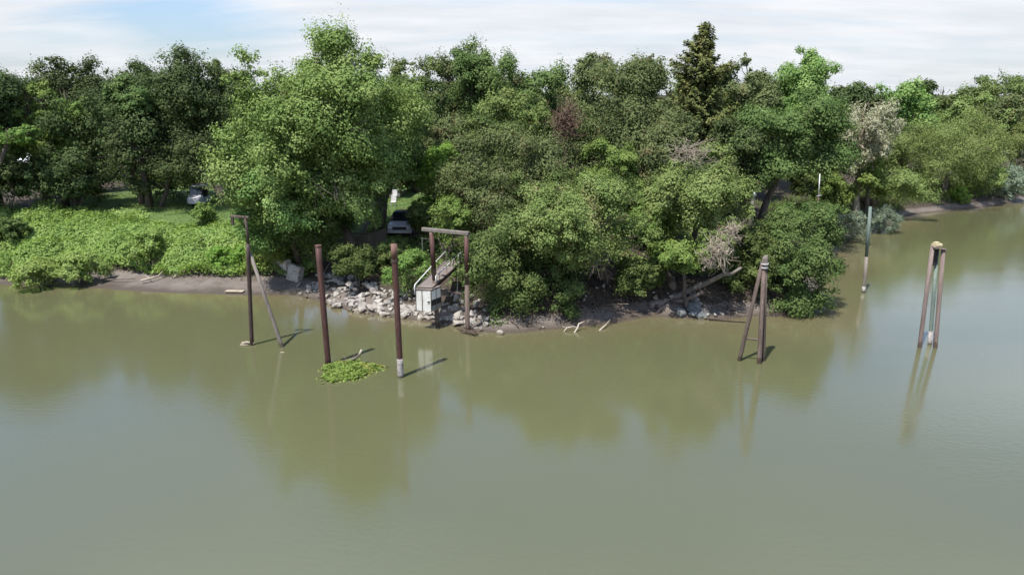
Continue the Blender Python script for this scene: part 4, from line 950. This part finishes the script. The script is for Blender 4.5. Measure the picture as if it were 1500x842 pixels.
# ------------------------------------------------------------------ house glimpses, fence, vehicles
def house(px0, px1, Y, eave_py, ridge_h, label, depth=8.0, roofm='roof'):
    a, c = A(px0, eave_py, Y), A(px1, eave_py, Y); g = gz1(a.x, Y); ze = a.z
    root = thing('house', Vector(((a.x + c.x) / 2, Y, g)), label, 'house')
    x0, x1, y0, y1 = a.x, c.x, Y, Y + depth
    mb = MB(); w = .2
    for p, q in (((x0, y0), (x1, y0)), ((x1, y0 + w), (x1, y1 - w)), ((x1, y1), (x0, y1)), ((x0, y1 - w), (x0, y0 + w))):
        mb.bar((p[0], p[1], (g + ze) / 2), (q[0], q[1], (g + ze) / 2), w, ze - g, (0, 0, 1), .005)
    wall = mb.build('wall', M['siding'], root)
    mb = MB(); o_ = .6; ym = (y0 + y1) / 2; zr = ze + ridge_h
    v = [(x0 - o_, y0 - o_, ze - .1), (x1 + o_, y0 - o_, ze - .1), (x1 + o_, ym, zr), (x0 - o_, ym, zr), (x0 - o_, y1 + o_, ze - .1), (x1 + o_, y1 + o_, ze - .1)]
    v2 = [(p[0], p[1], p[2] + .16) for p in v]
    mb.add(v + v2, [(0, 3, 2, 1), (3, 4, 5, 2), (6, 7, 8, 9), (9, 8, 11, 10), (0, 1, 7, 6), (1, 2, 8, 7), (2, 5, 11, 8), (5, 4, 10, 11), (4, 3, 9, 10), (3, 0, 6, 9)])
    mb.build('roof', M[roofm], root)
    for k in (.25, .7):
        xm = x0 + (x1 - x0) * k; fr_ = MB(); fr_.bar((xm - .65, y0 - .12, g + 1.5), (xm + .65, y0 - .12, g + 1.5), .08, 1.2, (0, 0, 1), .01); f = fr_.build('window', M['fence'], root)
        gl = MB(); gl.bar((xm - .57, y0 - .165, g + 1.5), (xm + .57, y0 - .165, g + 1.5), .02, 1.04, (0, 0, 1), .003); o = gl.build('pane', M['glass'], f); o.location = (0, 0, 0)
    return root
house(34, 66, 84, 237, 1.3, 'house with pale metal roof glimpsed through dark trees at far left')
house(540, 585, 72, 262, 1.5, 'grey shingled house glimpsed between tree trunks behind the parked pickup', roofm='shingle')

# dark board fence left of pickup
fa, fb = A(504, 345, 52.5), A(566, 341, 53.5)
root = thing('board_fence', Vector((fa.x, fa.y, gz1(fa.x, fa.y))), 'dark vertical board fence in shade left of the parked pickup', 'fence')
mb = MB()
for i in range(26):
    p = fa.lerp(fb, (i + .5) / 26); g = gz1(p.x, p.y); hgt = 1.45 + random.uniform(-.04, .04)
    mb.bar((p.x, p.y, g - .2), (p.x, p.y, g + hgt), .115, .025, (0, 1, 0), .003)
mb.build('boards', M['fence'], root)
mb = MB(); up = Vector((0, .06, 0))
for z in (.35, 1.15):
    g = max(gz1(fa.x, fa.y), gz1(fb.x, fb.y)); mb.bar(Vector((fa.x, fa.y, g + z)) + up, Vector((fb.x, fb.y, g + z)) + up, .05, .09)
mb.build('rail', M['fence'], root)
wood('leaning_plank', 'pale plank leaning against the board fence beside feathery shrub', 'plank', [([A(541, 305, 52.3), A(548, 322, 52.1)], .07, .07)], M['whitemetal'])

def wheel(root, x, y, z, r, w):
    mb = MB(); mb.tube([(x - w/2, y, z), (x - w * .3, y, z), (x + w * .3, y, z), (x + w/2, y, z)], [r * .9, r, r, r * .9], 18); t = mb.build('wheel', M['rubber'], root)
    mb = MB(); mb.tube([(x - w/2 - .012, y, z), (x + w/2 + .012, y, z)], r * .55, 14); o = mb.build('rim', M['galv'], t); o.location = (0, 0, 0)

def loft(mb, secs):
    """secs: list of (y, [(x, z)...]) rings, same count"""
    n = len(secs[0][1]); v = [(x, y, z) for y, pr in secs for x, z in pr]
    f = [(i * n + k, i * n + (k + 1) % n, (i + 1) * n + (k + 1) % n, (i + 1) * n + k) for i in range(len(secs) - 1) for k in range(n)]
    f += [tuple(range(n)), tuple(reversed(range((len(secs) - 1) * n, len(secs) * n)))]
    mb.add(v, f)

def pickup(px, py, Y, label):
    c = A(px, py, Y); g = gz1(c.x, Y); X, Y0 = c.x, Y
    root = thing('pickup_truck', Vector((X, Y0, g)), label, 'pickup truck')
    def ring(w, z0, z1, b=.12): return [(X - w + b, z0 + g), (X + w - b, z0 + g), (X + w, z0 + b + g), (X + w, z1 - b + g), (X + w - b, z1 + g), (X - w + b, z1 + g), (X - w, z1 - b + g), (X - w, z0 + b + g)]
    mb = MB(); loft(mb, [(Y0, ring(.90, .45, 1.0)), (Y0 + .15, ring(1.0, .42, 1.08)), (Y0 + 1.35, ring(1.02, .42, 1.16)), (Y0 + 3.0, ring(1.02, .42, 1.15)), (Y0 + 5.2, ring(1.0, .45, 1.15))]); mb.build('body', M['carpaint'], root)
    mb = MB(); loft(mb, [(Y0 + 1.32, ring(.96, 1.05, 1.18, .05)), (Y0 + 2.0, ring(.82, 1.05, 1.82, .1)), (Y0 + 2.9, ring(.80, 1.05, 1.84, .1)), (Y0 + 3.25, ring(.84, 1.05, 1.2, .05))]); mb.build('cab', M['dark'], root)
    ws = MB(); ws.quad((X - .78, Y0 + 1.36, g + 1.2), (X + .78, Y0 + 1.36, g + 1.2), (X + .66, Y0 + 1.95, g + 1.78), (X - .66, Y0 + 1.95, g + 1.78)); o = ws.build('windscreen', M['glass'], root); o.location += Vector((0, -.02, .012))
    for s in (-1, 1):
        mb = MB(); mb.bar((X + s * .88, Y0 + .03, g + .86), (X + s * .6, Y0 - .02, g + .86), .08, .16); mb.build('headlight', M['lamp'], root)
    mb = MB(); mb.bar((X - .55, Y0 - .02, g + .8), (X + .55, Y0 - .02, g + .8), .06, .24); mb.build('grille', M['dark'], root)
    mb = MB(); mb.bar((X - .98, Y0 - .08, g + .52), (X + .98, Y0 - .08, g + .52), .14, .2); mb.build('bumper', M['galv'], root)
    for x in (-.9, .9):
        for y in (.95, 4.2): wheel(root, X + x, Y0 + y, g + .38, .38, .26)
pickup(585, 333, 54.6, 'silver-grey pickup parked nose to the river beneath the trees')

def golf_cart(px, py, Y, label):
    c = A(px, py, Y); g = gz1(c.x, Y); X, Y0 = c.x, Y
    root = thing('golf_cart', Vector((X, Y0, g)), label, 'golf cart')
    def ring(w, z0, z1, b=.08): return [(X - w + b, z0 + g), (X + w - b, z0 + g), (X + w, z0 + b + g), (X + w, z1 - b + g), (X + w - b, z1 + g), (X - w + b, z1 + g), (X - w, z1 - b + g), (X - w, z0 + b + g)]
    mb = MB(); loft(mb, [(Y0, ring(.55, .35, .75)), (Y0 + .3, ring(.66, .3, .95)), (Y0 + .75, ring(.68, .3, 1.08)), (Y0 + .85, ring(.66, .3, .5))]); mb.build('front_cowl', M['plastic'], root)
    mb = MB(); loft(mb, [(Y0 + .8, ring(.64, .28, .42, .04)), (Y0 + 1.5, ring(.64, .28, .42, .04)), (Y0 + 1.55, ring(.66, .28, .8)), (Y0 + 2.5, ring(.64, .3, .8))]); mb.build('body', M['plastic'], root)
    mb = MB(); mb.box((X, Y0 + 1.75, g + .88), (1.2, .5, .14), 0, .04); mb.build('seat', M['dark'], root)
    mb = MB(); mb.box((X, Y0 + 2.05, g + 1.2), (1.2, .12, .5), 0, .04); mb.build('backrest', M['dark'], root)
    for sx in (-1, 1):
        mb = MB(); mb.tube([(X + sx * .6, Y0 + .7, g + .95), (X + sx * .58, Y0 + .95, g + 1.85)], .025, 6); mb.build('roof_post', M['dark'], root)
        mb = MB(); mb.tube([(X + sx * .6, Y0 + 2.3, g + .75), (X + sx * .58, Y0 + 2.2, g + 1.85)], .025, 6); mb.build('roof_post', M['dark'], root)
        mb = MB(); mb.box((X + sx * .4, Y0 + .04, g + .62), (.2, .06, .1), 0, .02); mb.build('headlight', M['lamp'], root)
    mb = MB(); mb.quad((X - .56, Y0 + .72, g + 1.08), (X + .56, Y0 + .72, g + 1.08), (X + .54, Y0 + .93, g + 1.78), (X - .54, Y0 + .93, g + 1.78)); mb.build('windscreen', M['glass'], root)
    mb = MB(); mb.box((X, Y0 + 1.55, g + 1.9), (1.3, 1.7, .09), 0, .04); mb.build('canopy', M['canvas'], root)
    for x in (-.56, .56):
        for y in (.45, 2.05): wheel(root, X + x, Y0 + y, g + .24, .24, .2)
golf_cart(284, 304, 65.5, 'white golf cart with dull green canopy parked under the dark oaks')
# garden chair pair behind the pickup
for i, (px, py, Y, lab) in enumerate([(576, 294, 66, 'white garden chair on the shaded lawn behind the pickup'), (578, 287, 70, 'farther white garden chair near grey shingled house')]):
    c = A(px, py, Y); g = gz1(c.x, Y); root = thing('garden_chair', Vector((c.x, Y, g)), lab, 'chair')
    mb = MB(); mb.box((c.x, Y, g + .42), (.5, .5, .05), 0, .015); mb.build('seat', M['galv'], root)
    mb = MB(); mb.bar((c.x, Y + .25, g + .42), (c.x, Y + .36, g + .98), .48, .05, (0, 1, 0)); mb.build('backrest', M['galv'], root)
    for sx in (-.21, .21):
        for sy in (-.2, .2):
            mb = MB(); mb.tube([(c.x + sx, Y + sy, g), (c.x + sx, Y + sy, g + .41)], .03, 6); mb.build('leg', M['plastic'], root)

# ------------------------------------------------------------------ light
ELEV, AZ = R(65), R(219.5)
S = Vector((math.sin(AZ) * math.cos(ELEV), math.cos(AZ) * math.cos(ELEV), math.sin(ELEV)))
sd = bpy.data.lights.new('sun', 'SUN'); sd.energy = 5.0; sd.angle = R(.6); sd.color = (1, .955, .89)
so = bpy.data.objects.new('sun', sd); COL.objects.link(so); so.rotation_euler = (-S).to_track_quat('-Z', 'Y').to_euler(); so.location = (0, 0, 60)

w = bpy.data.worlds.new('World'); SC.world = w; w.use_nodes = True; nt = w.node_tree; nt.nodes.clear()
out = N(nt, 'ShaderNodeOutputWorld'); bg = N(nt, 'ShaderNodeBackground'); bg.inputs[1].default_value = .092
sky = N(nt, 'ShaderNodeTexSky'); sky.sky_type = 'NISHITA'; sky.sun_disc = False; sky.sun_elevation = ELEV; sky.sun_rotation = AZ
sky.air_density = 1.0; sky.dust_density = 1.2; sky.ozone_density = 1.2
tc = N(nt, 'ShaderNodeTexCoord'); sx = N(nt, 'ShaderNodeSeparateXYZ'); L(nt, tc.outputs['Generated'], sx.inputs[0])
zz = math_n(nt, 'ADD', math_n(nt, 'MAXIMUM', sx.outputs[2], 0.0), .16)
cxy = N(nt, 'ShaderNodeCombineXYZ'); L(nt, math_n(nt, 'DIVIDE', sx.outputs[0], zz), cxy.inputs[0]); L(nt, math_n(nt, 'DIVIDE', sx.outputs[1], zz), cxy.inputs[1])
mp = N(nt, 'ShaderNodeMapping'); mp.inputs['Scale'].default_value = (.55, 1.3, 1); mp.inputs['Location'].default_value = (3.3, 1.7, 0); L(nt, cxy.outputs[0], mp.inputs[0])
cn = N(nt, 'ShaderNodeTexNoise', Scale=.9, Detail=9.0, Roughness=.52, Distortion=.4); L(nt, mp.outputs[0], cn.inputs[0])
cf = ramp(nt, cn.outputs[0], [(.30, .45), (.50, 1.0)])
hi = ramp(nt, cn.outputs[0], [(.48, 0.0), (.70, .8)])
cf = mixc(nt, ramp(nt, sx.outputs[2], [(.11, 0.0), (.26, 1.0)]), cf, hi)
# a clear blue gap in the cloud deck towards the left
dt = N(nt, 'ShaderNodeVectorMath', operation='DISTANCE'); mpg = N(nt, 'ShaderNodeMapping'); mpg.inputs['Scale'].default_value = (1, 1, 3.2)
L(nt, tc.outputs['Generated'], mpg.inputs[0]); L(nt, mpg.outputs[0], dt.inputs[0])
gd_ = Vector(ray(265, 42)).normalized(); dt.inputs[1].default_value = (gd_.x, gd_.y, gd_.z * 3.2)
gapn = math_n(nt, 'ADD', dt.outputs['Value'], math_n(nt, 'MULTIPLY', math_n(nt, 'SUBTRACT', cn.outputs[0], .5), -.5))
cf = math_n(nt, 'MULTIPLY', cf, ramp(nt, gapn, [(.05, .12), (.16, 1.0)]))
cn2 = N(nt, 'ShaderNodeTexNoise', Scale=2.2, Detail=7.0, Roughness=.55); L(nt, mp.outputs[0], cn2.inputs[0])
cc_ = mixc(nt, ramp(nt, cn2.outputs[0], [(.3, 0.0), (.65, 1.0)]), (5.4, 5.8, 6.3), (6.8, 6.95, 7.2))
cc_ = mixc(nt, ramp(nt, sx.outputs[2], [(.12, 0.0), (.34, 1.0)]), cc_, (10.0, 11.0, 12.8))
L(nt, mixc(nt, cf, mixc(nt, 1.0, sky.outputs[0], mixc(nt, ramp(nt, sx.outputs[2], [(.08, 0.0), (.28, 1.0)]), (1.0, 1.1, 1.3), (1.3, 1.5, 1.74)), 'MULTIPLY'), cc_), bg.inputs[0]); L(nt, bg.outputs[0], out.inputs[0])

vs = SC.view_settings; vs.view_transform = 'Standard'; vs.look = 'None'; vs.exposure = 0.58; vs.gamma = 1.0; vs.use_curve_mapping = False
SC.render.engine = 'CYCLES'
SC.cycles.max_bounces = 6; SC.cycles.diffuse_bounces = 3; SC.cycles.glossy_bounces = 3; SC.cycles.transmission_bounces = 3
SC.cycles.use_denoising = True; SC.cycles.use_adaptive_sampling = True; SC.cycles.adaptive_threshold = .02
SC.cycles.caustics_reflective = False; SC.cycles.caustics_refractive = False
